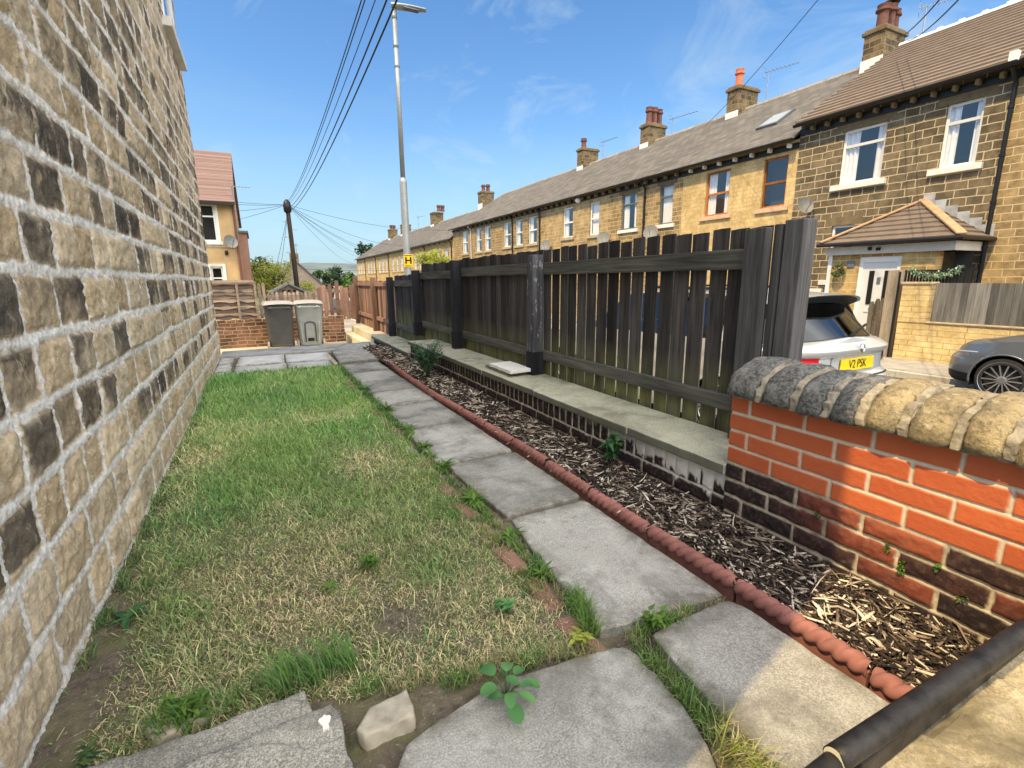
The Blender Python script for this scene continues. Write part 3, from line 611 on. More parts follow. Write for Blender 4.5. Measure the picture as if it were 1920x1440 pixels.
wu = U + .022*(fbm(U*6, V*6, 11)-.5) + .010*(fbm(U*28, V*28, 12)-.5) + .014*(fbm(U*75, V*75, 15)-.5)
wv = V + .030*(fbm(U*2.3, V*2.3, 13)-.5) + .012*(fbm(U*24, V*24, 14)-.5) + .016*(fbm(U*70, V*70, 16)-.5)
du, dv, rn, rn2, lu, lv, ci = masonry(wu, wv, beds, sw_joints, 5)
d = np.minimum(du*1.35, dv); jw = .0165 + .014*(fbm(U*11, V*11, 21)-.5)
mort = 1-sstep(jw*.88, jw*1.12, d)
pil = 1-np.exp(-np.maximum(d-jw, 0)/.008)
rough = (fbm(U*13, V*13, 31, 5)-.5)*.018 + (fbm(U*45, V*45, 33, 3)-.5)*.016
stone_h = -.006 + pil*(.008+.012*rn2) + rough*pil + (rn-.5)*.008
mort_h = .003 + .012*(fbm(U*22, V*22, 41)-.5) + .010*(fbm(U*70, V*70, 43)-.5)
Hh = stone_h*(1-mort) + mort_h*mort
rnd3 = (rn*7.31) % 1.0
dark = np.clip((rnd3-np.where(V > .9, .33, .44))/.20, .08, 1.25)*np.where(V > .42, 1, .5)+.25*(fbm(U*1.1, V*1.4, 48, 3)-.45)
dark = np.where(V < .42, dark*.3, dark); dark = np.where(V > 2.0, dark*.75, dark)
soot = np.clip(dark*(.30+.75*lv+1.5*(fbm(U*6+rn*9, V*4.5+rn2*9, 47, 4)-.42)), 0, 1)*pil
wall_me = np_mesh('wall', np.stack([HX+Hh, U, V], -1).reshape(-1, 3), grid_quads(len(ys), len(zs))[:, ::-1], None,
                  {'tone': rn.ravel(), 'soot': soot.ravel(), 'mort': mort.ravel()})
wm = wall_me
# cut the upstairs window opening
bm = bmesh.new(); bm.from_mesh(wm)
bmesh.ops.delete(bm, geom=[f for f in bm.faces if 6.98 < f.calc_center_median().y < 8.08 and 3.86 < f.calc_center_median().z < 5.35], context='FACES')
bm.to_mesh(wm); bm.free()
wm.transform(Matrix.Translation(-Vector((-3.5, 4.4, 0))))
link('wall', wm, M['stonewall'], house, (-3.5, 4.4, 0))
ww = MB(); ww.quad((HX-.01, HY1, -.4), (-7.5, HY1, -.4), (-7.5, HY1, HZ), (HX-.01, HY1, HZ)); ww.quad((HX-.01, HY0, -.4), (-7.5, HY0, -.4), (-7.5, HY0, HZ), (HX-.01, HY0, HZ))
ww.quad((-7.5, HY0, -.4), (-7.5, HY1, -.4), (-7.5, HY1, HZ), (-7.5, HY0, HZ)); ww.quad((HX-.05, HY0, HZ-.02), (-7.5, HY0, HZ-.02), (-7.5, HY1, HZ-.02), (HX-.05, HY1, HZ-.02))
ww.build('wall', M['midstone'], house)
rf = MB(); rf.prism([(-.45, HY0-.1, HZ), (-.45, HY0-.1, HZ+.06), (-4.05, HY0-.1, HZ+2.3), (-7.65, HY0-.1, HZ+.06), (-7.65, HY0-.1, HZ)], (0, HY1-HY0+.2, 0)); rf.build('roof', M['slate'], house)
w = MB(); w.box(HX-.02, HX+.02, 6.98, 7.05, 3.86, 5.35); w.box(HX-.02, HX+.02, 8.01, 8.08, 3.86, 5.35); w.box(HX-.025, HX+.015, 7.05, 8.01, 3.86, 3.93); w.box(HX-.025, HX+.015, 7.05, 8.01, 4.85, 4.91); w.box(HX-.025, HX+.015, 7.05, 8.01, 5.28, 5.35)
wf = w.build('window', M['upvc'], house, bevel=.004)
MB().quad((HX-.008, 7.05, 3.93), (HX-.008, 8.01, 3.93), (HX-.008, 8.01, 5.28), (HX-.008, 7.05, 5.28)).build('pane', M['glass'], wf)
MB().box(HX-.03, HX+.085, 6.86, 8.16, 3.76, 3.855).build('sill', M['offwhite'], wf, bevel=.006)
MB().box(HX-.3, HX-.28, 6.9, 8.2, 3.8, 5.4).build('interior', M['interior'], wf)

# ------------------------------------------------------------------ grass
def blades(P, L, lean_dir, lean, width, cols):
    n = len(P); a = rng.random(n)*6.283; side = np.stack([np.cos(a), np.sin(a), np.zeros(n)], 1)*width[:, None]
    ld_ = np.stack([np.cos(lean_dir), np.sin(lean_dir), np.zeros(n)], 1)
    up = np.array([0, 0, 1.0])
    mid = P + up*(L*.55*np.cos(lean*.6))[:, None] + ld_*(L*.55*np.sin(lean*.6))[:, None]
    tip = mid + up*(L*.45*np.cos(lean*1.5))[:, None] + ld_*(L*.45*np.sin(lean*1.5))[:, None]
    V = np.stack([P-side, P+side, mid-side*.75, mid+side*.75, tip], 1).reshape(-1, 3)
    b = (np.arange(n)*5)[:, None]
    q = b+np.array([[0, 1, 3, 2]]); t = b+np.array([[2, 3, 4]])
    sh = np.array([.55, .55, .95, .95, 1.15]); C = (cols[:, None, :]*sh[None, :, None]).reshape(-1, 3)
    return V, q, t, C
def col_mix(f, a, b): return np.array(a)[None]*(1-f)[:, None] + np.array(b)[None]*f[:, None]
GREEN, DEEP, STRAW, OLIVE, LIME = (.145, .262, .07), (.075, .20, .075), (.54, .46, .27), (.25, .29, .11), (.21, .36, .085)
def grass_points(n):
    y = 1.02+5.63*rng.random(n)**1.35; x = -.60+1.42*rng.random(n)
    return x, y
x, y = grass_points(200000)
dry = fbm(x*2.1, y*1.7, 51, 4)*.72 + .50*np.clip((2.6-y)/1.4, 0, 1)*fbm(x*4, y*4, 52) - .12*np.clip((y-3.0)/3, 0, 1)
bare = fbm(x*3.3, y*3.0, 61, 4); corner = np.exp(-(((x+.55)/.16)**2+((y-1.55)/.45)**2)*.8) + .7*np.exp(-(((x+.58)/.07)**2)) + .6*np.exp(-(((x-.25)/.22)**2+((y-1.45)/.12)**2))
keep = rng.random(len(x)) < np.clip(1.25 - 1.0*np.clip(bare-.56, 0, 1)*3.2*np.clip((3.6-y)/2, .25, 1) - corner*1.15, .02, 1)
keep &= y > 1.225-.20*np.clip(x/.8, 0, 1)+.015*np.sin(x*40)
edge = (x > .78) & (rng.random(len(x)) < .6); keep &= ~edge
x, y, dry = x[keep], y[keep], dry[keep]; n = len(x)
f = np.clip((dry-.30+.035*np.clip((y-3)/3, 0, 1))/.26 + rng.normal(0, .28, n), 0, 1)
C = col_mix(f, GREEN, STRAW); dd = fbm(x*1.6+9, y*1.6, 71); C = np.where((rng.random(n) < .35)[:, None], col_mix(np.clip(dd*1.4-.2, 0, 1), DEEP, OLIVE), C)
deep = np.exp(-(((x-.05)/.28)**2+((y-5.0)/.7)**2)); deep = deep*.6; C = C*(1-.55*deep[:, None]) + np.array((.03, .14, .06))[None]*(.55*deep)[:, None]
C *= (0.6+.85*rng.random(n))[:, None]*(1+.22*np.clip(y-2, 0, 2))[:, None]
L = (.014+.036*rng.random(n)**1.3+.055*(rng.random(n) < .07))*(1+1.1*(fbm(x*5, y*5, 81)-.5)) * (1+.15*np.clip(y-2, 0, 4)); L *= np.where(f > .6, .8, 1)*.95; C = C*1.34
P = np.stack([x, y, np.full(n, -.014)+.03*(fbm(x*4, y*4, 3)-.5)], 1)
parts = [blades(P, L, rng.random(n)*6.283, .35+.9*rng.random(n)+.3*f, (.0011+.0009*rng.random(n))*(1+.22*np.clip(y-1.5, 0, 5)), C)]
def clump(cx, cy, rx, ry, n, L0, L1, cols, lean=(.2, .9), ldir=None, w=.0016, z=-.01):
    a = rng.random(n)*6.283; r = np.sqrt(rng.random(n)); x = cx+rx*r*np.cos(a); y = cy+ry*r*np.sin(a)
    C = col_mix(rng.random(n), cols[0], cols[1])*(.75+.5*rng.random(n))[:, None]
    d = np.full(n, ldir)+rng.normal(0, .6, n) if ldir is not None else rng.random(n)*6.283
    parts.append(blades(np.stack([x, y, np.full(n, z)], 1), L0+(L1-L0)*rng.random(n), d, lean[0]+(lean[1]-lean[0])*rng.random(n), w*(.7+.6*rng.random(n)), C))
# long uncut grass along the near edge of the lawn, tufts in the joints of the path
for k in range(15): clump(-.36+.034*k+random.uniform(-.03, .03), 1.29+.025*math.sin(k*1.9)+.004*k, .035, .04, int(random.uniform(12, 62)), .04, .15, (DEEP, LIME), (.2, 1.25), ldir=3.4+random.uniform(-1.2, 1.2), w=.0013); clump(-.36+.034*k, 1.30, .04, .05, 16, .03, .11, (STRAW, OLIVE), (.2, 1.3), w=.0013)
for k in range(6): clump(-.04+.035*k, 1.30+random.uniform(-.02, .02), .02, .03, int(random.uniform(25, 75)), .06, .17, (DEEP, LIME), (.1, .9), ldir=2.6, w=.0013)
for k in range(9): clump(.16+.075*k, 1.185-.018*k+random.uniform(-.02, .02), .05, .03, 90, .02, .07, (STRAW, OLIVE) if k % 3 else (GREEN, LIME))
for k in range(5): clump(.83+.012*k, 1.10+.035*k, .03, .035, 75, .03, .11, (GREEN, LIME), (.2, 1.1))
for k in range(8): clump(.93+.035*k, 1.012+.006*math.sin(k*2), .03, .016, int(random.uniform(15, 85)), .02, .075, (GREEN, LIME) if k % 3 else (OLIVE, STRAW), (.2, 1.3))
for k in range(4): clump(1.22+.03*k, 1.005, .02, .008, 12, .02, .05, (OLIVE, STRAW))
for k in range(22): clump(.915+.003*random.uniform(-4, 4)-.0012*k, .96-.021*k, .028, .022, int(random.uniform(14, 70)) if k < 16 else 24, .02, .095, ((GREEN, LIME), (OLIVE, LIME), (DEEP, GREEN))[k % 3] if k < 14 else (LIME, STRAW), (.2, 1.4))
for k in range(10): clump(.87, .62-.02*k, .02, .02, 16, .07, .15, ((.30, .38, .05), STRAW), (.6, 1.3), ldir=-1.2)
for yy in np.arange(1.25, 6.5, .19):
    clump(.80+.035*random.uniform(-1, 1), yy+random.uniform(-.08, .08), .045, .08, int(70+90*random.random()), .02, .06, (GREEN, LIME) if random.random() < .6 else (STRAW, OLIVE))
for yy in np.arange(3.6, 6.8, .10): clump(.845, yy, .03, .06, 70, .02, .06, (DEEP, GREEN), w=.0035)
for k in range(14): clump(-.50+.09*k, 6.56+.04*math.sin(k*1.7), .06, .05, 60, .03, .09, (DEEP, GREEN), w=.003)
for k in range(30): clump(-.575+.02*random.random(), 1.7+4.8*random.random(), .02, .06, 40, .02, .07, (DEEP, OLIVE), w=.002)
for k in range(46):
    cx_, cy_ = random.uniform(-.5, .78), 1.25+5*random.random()**1.8; s_ = random.uniform(.5, 1.2)
    clump(cx_, cy_, .045*s_, .05*s_, int(26*s_), .012, .034, (GREEN, LIME) if k % 4 else (OLIVE, LIME), (.7, 1.5), w=.0042)
for k in range(60): clump(.865+.02*random.random(), 1.1+5.4*random.random(), .012, .03, 14, .015, .05, (GREEN, STRAW), (.5, 1.4))
for k in range(75):
    yy = 1.15+5.5*random.random(); s_ = random.uniform(.5, 1.3); clump(.862+.022*random.uniform(-1, 1), yy, .026*s_, .05*s_, int(46*s_), .02, .075*s_, ((GREEN, LIME), (OLIVE, LIME), (DEEP, GREEN))[k % 3], (.25, 1.3), w=.0016+.0006*yy*.5)
for k in range(40): clump(-.45+1.2*random.random(), 1.25+2.2*random.random(), .05, .05, 24, .02, .07, (STRAW, (.66, .58, .38)), (.8, 1.5), w=.0010)
for k in range(70): clump(-.5+1.25*random.random(), 2.4+4.0*random.random(), .07, .09, 40, .015, .05, (STRAW, LIME) if k % 2 else (STRAW, (.60, .55, .30)), (.6, 1.4), w=.0020)
Vs, Qs, Ts, Cs = [], [], [], []; o = 0
for (v, q, t, c) in parts:
    Vs.append(v); Qs.append(q+o); Ts.append(t+o); Cs.append(c); o += len(v)
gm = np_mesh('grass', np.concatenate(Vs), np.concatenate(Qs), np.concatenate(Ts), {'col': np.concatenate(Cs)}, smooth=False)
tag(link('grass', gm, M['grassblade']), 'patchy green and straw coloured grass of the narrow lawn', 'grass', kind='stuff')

# ------------------------------------------------------------------ mulch bed with wood chips
nx, ny = 24, 260
X, Y = np.meshgrid(np.linspace(1.40, 1.80, nx), np.linspace(.1, 8.2, ny), indexing='ij')
Zb = .022 + .022*sstep(1.40, 1.75, X) + .026*(fbm(X*9, Y*9, 7)-.5)
mb_me = np_mesh('mulch_bed', np.stack([X, Y, Zb], -1).reshape(-1, 3), grid_quads(nx, ny), None, {'tint': np.full(nx*ny, .5)})
tag(link('mulch_bed', mb_me, M['mulchbase']), kind='structure')
n = 12500
cy = .12 + 8.0*rng.random(n)**1.9; cx = 1.42+.335*rng.random(n)
cz = .026 + .022*sstep(1.40, 1.75, cx) + .024*rng.random(n)
Lc = (.007+.036*rng.random(n)**2.0)*(1+.12*cy)*np.where(rng.random(n) < .08, 1.9, 1); Wc = .85*(.0014+.0060*rng.random(n)**2.4)*(1+.16*cy); Tc = .0012+.002*rng.random(n)
yaw_c = rng.normal(-.4, 1.0, n)+1.57; pit = rng.normal(0, .2, n); rol = rng.normal(0, .5, n)
dx = np.stack([np.cos(yaw_c)*np.cos(pit), np.sin(yaw_c)*np.cos(pit), np.sin(pit)], 1)
sy_ = np.stack([-np.sin(yaw_c), np.cos(yaw_c), np.zeros(n)], 1); nz = np.cross(dx, sy_)
s2 = sy_*np.cos(rol)[:, None]+nz*np.sin(rol)[:, None]; n2_ = np.cross(dx, s2)
cen = np.stack([cx, cy, cz], 1); cs = []
bend = rng.normal(0, .10, n)
for ux, wid in ((-1, .5), (0, 1.0), (1, .35)):
    for us in (-1, 1):
        for un in (-1, 1):
            cs.append(cen + dx*(ux*Lc)[:, None] + s2*(us*Wc*wid)[:, None] + n2_*(un*Tc)[:, None] + n2_*((1-abs(ux))*bend*Lc)[:, None])
Vc = np.stack(cs, 1).reshape(-1, 3); b = (np.arange(n)*12)[:, None]
qs = []
for k in (0, 4):
    for q in ((0, 1, 5, 4), (3, 2, 6, 7), (1, 3, 7, 5), (2, 0, 4, 6)): qs.append(b+np.array([[q[0]+k, q[1]+k, q[2]+k, q[3]+k]]))
qs.append(b+np.array([[0, 2, 3, 1]])); qs.append(b+np.array([[8, 9, 11, 10]]))
tv = rng.random(n); cc = np.where((tv < .55)[:, None], np.array((.045, .033, .028))[None], np.where((tv < .78)[:, None], np.array((.22, .165, .125))[None], np.array((.60, .53, .43))[None]))
cc = cc*(.65+.7*rng.random(n))[:, None]
chm = np_mesh('wood_chips', Vc, np.concatenate(qs), None, {'col': np.repeat(cc, 12, 0)}, smooth=False)
tag(link('wood_chips', chm, M['chipwood']), 'loose pale and dark wood chips covering the narrow bed', 'wood chips', kind='stuff')
ORD = ['first', 'second', 'third', 'fourth', 'fifth', 'sixth', 'seventh', 'eighth', 'ninth', 'tenth', 'eleventh', 'twelfth', 'thirteenth', 'fourteenth', 'fifteenth', 'sixteenth', 'seventeenth', 'eighteenth', 'nineteenth', 'twentieth']
# ------------------------------------------------------------------ terracotta rope-top edging
rope_path = [(1.40, .14), (1.395, .5), (1.405, .9), (1.405, 1.5), (1.42, 2.2), (1.42, 3.0), (1.40, 3.8), (1.385, 4.6), (1.40, 5.4), (1.45, 6.4), (1.53, 7.4), (1.57, 8.1)]
def on_path(y):
    for (x0, y0), (x1, y1) in zip(rope_path, rope_path[1:]):
        if y <= y1: return x0+(x1-x0)*(y-y0)/(y1-y0)
    return rope_path[-1][0]
y = .14; k = 0
while y < 7.9 and k < 18:
    L = .44; p = Vector((on_path(y), y, 0)); q = Vector((on_path(y+L-.012), y+L-.012, 0)); d = (q-p); ln = d.length; d.normalize(); s_ = Vector((d.y, -d.x, 0))
    zt = .029+random.uniform(-.006, .005); sk = random.uniform(-.006, .006)
    b = MB()
    def rope(u, v):
        a = 2*math.pi*v; s = u*ln
        lobes = (s/.0435 - a/(2*math.pi)*2.0)
        w = abs(math.sin(math.pi*lobes))**.62
        rr = .0150+.0140*w
        e = min(u, 1-u)*ln; rr *= min(1, .80+e/.012*.2)
        return p + d*s + s_*(math.cos(a)*rr + sk*u) + Vector((0, 0, zt+math.sin(a)*rr*1.12))
    b.grid(rope, 84, 14, .5+random.uniform(-.3, .3))
    o = b.build('rope_edging_tile', M['terracotta'], None, smooth=True, recalc=False)
    tag(o, f'{ORD[k]} terracotta rope-top edging tile along the path, counting from the handrail end', 'edging tile', 'terracotta rope edging tiles between path and wood chip bed')
    bb = MB(); c0 = p+Vector((0, 0, -.05)); h = Vector((0, 0, zt+.045)); t_ = s_*.009
    bb.add([c0-t_, c0+t_, c0+t_+h, c0-t_+h] + [v_+d*ln for v_ in (c0-t_, c0+t_, c0+t_+h, c0-t_+h)], [(0, 1, 2, 3), (7, 6, 5, 4), (0, 4, 5, 1), (1, 5, 6, 2), (2, 6, 7, 3), (3, 7, 4, 0)], .4)
    bb.build('tile_base', M['terracotta'], o, bevel=.003)
    y += L; k += 1

# ------------------------------------------------------------------ sunken brick edging of the lawn
for k in range(20):
    yy = 1.10+.245*k+random.uniform(-.01, .01); xx = .795+.006*math.sin(k*1.3); an = random.uniform(-.10, .10)
    hl, hw = .105*random.uniform(.85, 1.0), .036; c, s = math.cos(an), math.sin(an)
    pts = [(xx+c*a-s*b_, yy+s*a+c*b_) for a, b_ in ((-hw, -hl), (hw, -hl), (hw, hl), (-hw, hl))]
    loose('edging_brick', f'{ORD[k]} sunken edging brick between lawn and path, counting from the near end' if k != 7 else 'eighth sunken edging brick between lawn and path, with a dull pink face', 'edging brick', pts, -.05, random.uniform(-.010, .008), M['brickedge'] if k not in (8, 9, 14, 16) else M['palestone'], .006, random.random(), 'sunken bricks edging the lawn')

# ------------------------------------------------------------------ red brick garden wall with rounded coping (face X = 1.757)
bw = thing('brick_wall', 'red brick garden wall with dark lower courses and a rounded stone coping', 'garden wall', (1.89, .5, 0))
def bond(pitch, off0, lo, hi, half=True):
    def fn(c):
        o = off0 + (pitch/2 if (c % 2 and half) else 0); n0 = int((lo-o)/pitch)-1; n1 = int((hi-o)/pitch)+2
        return [o+pitch*k for k in range(n0, n1)]
    return fn
def brick_face(name, X0, u0, u1, v0, v1, beds, jf, step, parent, old_z, seed, salt=None, jw=.0058, tone=1.0):
    us = np.arange(u0, u1+step*.5, step); us[-1] = u1; vs = np.arange(v0, v1+step*.5, step); vs[-1] = v1
    U, V = np.meshgrid(us, vs, indexing='ij')
    oldm = (V < old_z).astype(float)
    wu = U+(.004+.006*oldm)*(fbm(U*30, V*30, seed)-.5); wv = V+(.003+.008*oldm)*(fbm(U*22, V*22, seed+1)-.5)
    du, dv, rn, rn2, lu, lv, ci = masonry(wu, wv, beds, jf, seed)
    d = np.minimum(du, dv); mort = 1-sstep(jw*.75, jw*1.3, d); pil = 1-np.exp(-np.maximum(d-jw, 0)/.006)
    pil = pil*oldm + (1-oldm)*sstep(jw*.8, jw*1.25, d)
    h = pil*(.0035+.0035*oldm+.003*(rn-.5)) + oldm*(fbm(U*40, V*40, seed+4, 4)-.5)*.010*pil - mort*.003*(1+oldm*fbm(U*20, V*20, seed+6)*2) + (1-oldm)*(fbm(U*60, V*60, seed+7)-.5)*.0015
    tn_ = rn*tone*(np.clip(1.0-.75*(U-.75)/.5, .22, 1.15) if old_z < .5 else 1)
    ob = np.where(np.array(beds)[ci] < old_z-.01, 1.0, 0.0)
    sa = np.zeros_like(U) if salt is None else salt(U, V, mort)
    me = np_mesh(name, np.stack([X0-h, U, V], -1).reshape(-1, 3), grid_quads(len(us), len(vs)), None,
                 {'tone': tn_.ravel(), 'mort': mort.ravel(), 'old': ob.ravel(), 'salt': sa.ravel()})
    og = ORG[parent]; me.transform(Matrix.Translation(-og)); return link(name, me, M['brick'], parent, og)
bb_ = [-.141+.075*k for k in range(11)]; bb_[-1] = .66
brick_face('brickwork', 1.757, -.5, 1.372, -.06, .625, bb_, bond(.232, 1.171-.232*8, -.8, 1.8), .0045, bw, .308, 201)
MB().box(1.768, 2.03, -.5, 1.368, -.6, .625).build('wall_core', M['brick'], bw)
cj = [1.372, 1.215, 1.075, .955, .845, .725, .595, .485, .365, .23, .09, -.06, -.22, -.38, -.5]
ctint = [.16, .10, .14, .22, .78, .9, .8, .95, .8, .9, .85, .8, .9, .8]  # first four dark for lichen and painted shade, the rest painted paler as sunlit
def coping_pt(a, yy, r1, seed, amp):
    ca, sa = math.cos(a), math.sin(a)
    x = 1.887 - ca*.202; z = .620 + max(0, sa)**.82*.142
    return x, z
mort_b = MB()
for k in range(len(cj)-1):
    y1, y0 = cj[k]-.011, cj[k+1]+.011; b = MB(); lift = random.uniform(-.006, .008)
    nu, nv = 12, 26; vs = []
    for i in range(nu+1):
        u = i/nu; yy = y0+(y1-y0)*u; e = min(u, 1-u)*(y1-y0)
        rnd_ = 1-.10*math.exp(-e/.012)
        for j in range(nv+1):
            a = math.pi*j/nv; x, z = coping_pt(a, yy, 0, k, 0)
            nrm = Vector((-math.cos(a), 0, math.sin(a)))
            dsp = .020*(float(fbm(np.array(yy*14), np.array(a*3.4), 300+k, 4))-.5)+.008*(float(fbm(np.array(yy*60), np.array(a*14), 330+k, 3))-.5)
            x = 1.887+(x-1.887)*rnd_; z = .622+(z-.622)*rnd_
            vs.append((x+nrm.x*dsp, yy, z+nrm.z*dsp+lift))
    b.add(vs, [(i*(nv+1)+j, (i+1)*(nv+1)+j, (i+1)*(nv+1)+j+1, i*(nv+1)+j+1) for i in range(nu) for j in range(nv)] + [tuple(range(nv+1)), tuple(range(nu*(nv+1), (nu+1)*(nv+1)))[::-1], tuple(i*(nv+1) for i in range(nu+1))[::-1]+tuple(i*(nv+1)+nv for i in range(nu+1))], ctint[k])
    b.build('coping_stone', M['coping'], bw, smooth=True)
    if k:
        pr = []
        for j in range(23):
            a = math.pi*j/22; x, z = coping_pt(a, 0, 0, 0, 0); pr.append((1.887+(x-1.887)*.955+random.uniform(-.008, .008), cj[k]-.013+random.uniform(-.005, .005), .622+(z-.622)*.955+random.uniform(-.007, .006)))
        wj = random.uniform(.020, .030); mort_b.prism(pr, (0, wj, 0), random.random()*.5)
mort_b.build('coping_joint', M['oldmortar'], bw, bevel=.004)
bm_ = MB()
for k in range(40):
    yy = 1.36-.047*k; bm_.box(1.735+random.uniform(-.004, .006), 2.03, yy-.047, yy, .608+random.uniform(-.004, .002), .632, random.random())
bm_.build('coping_bed', M['oldmortar'], bw)

# ------------------------------------------------------------------ ledge wall: dark bricks under stone slabs
lw = thing('ledge_wall', 'low dark brick plinth with white salt stains carrying long stone slabs under the fence', 'low wall', (2.0, 4.0, 0))
def salt(U, V, mort):
    f = fbm(U*7, V*9, 401, 4); near = np.clip((3.2-U)/1.6, .22, 1)
    drip = sstep(.0, .014, V-(.246-.10*near*fbm(U*19, V*3.5, 405, 4)**1.4*2.2)); return np.clip(np.maximum(drip*np.clip((2.6-U)/1.2, .10, .78), mort*.9*(V > .115)*(.25+.75*near)), 0, 1)
def ledge_joints(c): return [1.0+.0765*k for k in range(110)] if c == 3 else [1.0+(.11 if c % 2 else 0)+.232*k for k in range(40)]
brick_face('brickwork', 1.778, 1.372, 6.52, -.02, .245, [-.1, -.02, .055, .128, .26], ledge_joints, .007, lw, .6, 411, salt, .0055, .06)
brick_face('brickwork', 1.776, 6.525, 8.93, -.02, .078, [-.1, -.02, .06, .13], ledge_joints, .012, lw, .6, 421, None, .006, .1)
MB().box(1.792, 2.14, 1.372, 6.515, -.5, .243).build('wall_core', M['brick'], lw)
MB().box(1.79, 2.14, 6.525, 8.93, -.5, .076).build('wall_core', M['brick'], lw)
def rough_slab(parent, x0, x1, y0, y1, z0, z1, mat, name, tint):
    b = MB(); pts = []
    N = int((y1-y0)/.06)
    for i in range(N+1): pts.append((x0+random.uniform(-.003, .003), y0+(y1-y0)*i/N, z0))
    pts += [(x1, y1, z0), (x1, y0, z0)]
    b.prism(pts, (0, 0, z1-z0), tint); return b.build(name, mat, parent, bevel=.007)
ly = [1.374, 2.02, 3.06, 4.02, 4.9, 5.72, 6.52]
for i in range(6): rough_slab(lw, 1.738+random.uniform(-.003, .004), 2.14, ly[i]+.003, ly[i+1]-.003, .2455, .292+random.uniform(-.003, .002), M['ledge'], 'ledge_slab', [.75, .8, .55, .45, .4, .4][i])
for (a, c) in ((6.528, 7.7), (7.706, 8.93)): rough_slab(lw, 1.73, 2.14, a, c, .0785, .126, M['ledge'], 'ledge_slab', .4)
for (x0, x1, y0, y1, z0, z1, lab, tn) in ((1.82, 2.03, 3.66, 4.16, .293, .322, 'lower dark edge slab of the two stacked on the ledge beside the flaky post', .1), (1.80, 2.02, 3.56, 4.02, .323, .352, 'pale paving slab lying on top of another on the ledge beside the flaky post', .9)):
    loose('spare_slab', lab, 'paving slab', [(x0, y0), (x1, y0+.02), (x1+.01, y1), (x0+.01, y1-.02)], z0, z1, M['offwhite'] if tn > .5 else M['flag'], .004, tn, 'spare paving slabs on the ledge')

# ------------------------------------------------------------------ fences
def fence_boards(b, axis, fixed, a0, a1, zb, zt, pitch, w, th=.018, gap_fn=None, ztj=.012, xj=.004, round_top=False):
    a = a0; i = 0
    while a < a1-.02:
        ww = min(w+random.uniform(-.004, .005), a1-a); f = fixed+random.uniform(-xj, xj); t = zt+random.uniform(-ztj, ztj)
        tilt = random.uniform(-.005, .005)
        if axis == 'y':
            pl = [(f, a, zb), (f, a+ww, zb), (f, a+ww+tilt, t-.004), (f, a+ww*.5+tilt, t+(.02 if round_top else .0)), (f, a+tilt, t)]; b.prism(pl, (th, 0, 0))
        else:
            pl = [(a, f, zb), (a+ww, f, zb), (a+ww+tilt, f, t-.004), (a+ww*.5+tilt, f, t+(.03 if round_top else 0)), (a+tilt, f, t)]; b.prism(pl, (0, th, 0))
        a += (pitch if gap_fn is None else gap_fn(i)); i += 1
fe = thing('dark_fence', 'weathered black timber fence with gappy boards and posts standing on the ledge', 'fence', (2.12, 5, .25))
bays = [(1.63, 3.56, 1.335, .25), (3.66, 5.42, 1.335, .25), (5.52, 7.05, 1.315, .25), (7.15, 8.66, 1.175, .06)]
for bi, (a, c, zt, zb) in enumerate(bays):
    b = MB()
    if bi == 0:
        fence_boards(b, 'y', 2.152, a-.08, c+.06, zb-.1, zt, .122, .106, gap_fn=lambda i: .1205+random.choice([0, 0, 0, .002, .004, .006]), th=.008)
    else: fence_boards(b, 'y', 2.152, a-.03, c+.06, zb-.1, zt, .116, .1145, gap_fn=lambda i: .1165+(.006 if random.random() < .12 else 0))
    b.build('board_panel', M['darkfence'], fe, bevel=.0015)
    z1 = 1.135 if bi < 2 else 1.11 if bi == 2 else 1.0
    MB().prism([(2.115, a-.07, z1), (2.115, c+.05, z1-.004), (2.115, c+.05, z1+.093), (2.115, a-.07, z1+.098)], (.034, 0, 0), .5).build('rail', M['darkrail'], fe, bevel=.004)
    z2 = .415 if bi < 3 else .28
    MB().prism([(2.11, a-.07, z2), (2.11, c+.05, z2+.004), (2.11, c+.05, z2+.086), (2.11, a-.07, z2+.082)], (.038, 0, 0), .65).build('rail', M['darkrail'], fe, bevel=.005)
for (yy, zt, zb, mt) in ((3.61, 1.292, .293, 'flakypost'), (5.47, 1.315, .293, 'darkpost'), (7.10, 1.235, .293, 'darkpost'), (8.71, 1.15, .127, 'darkpost')):
    o = MB().box(2.012, 2.112, yy-.05, yy+.05, zb, zt, .5).build('post', M[mt], fe, bevel=.005)
    MB().box(2.005, 2.119, yy-.057, yy+.057, zb, zb+.20, .25).build('post_base', M['darkpost'], o, bevel=.004)
MB().box(2.06, 2.108, 1.515, 1.625, .2, 1.318, .55).build('post', M['greypost'], fe, bevel=.006)
MB().box(2.12, 2.215, 1.38, 1.47, -.3, 1.345, .62).build('post', M['greypost'], fe, bevel=.006)
MB().box(2.11, 2.150, 1.476, 1.512, .2, 1.33, .35).build('post', M['greypost'], fe, bevel=.004)

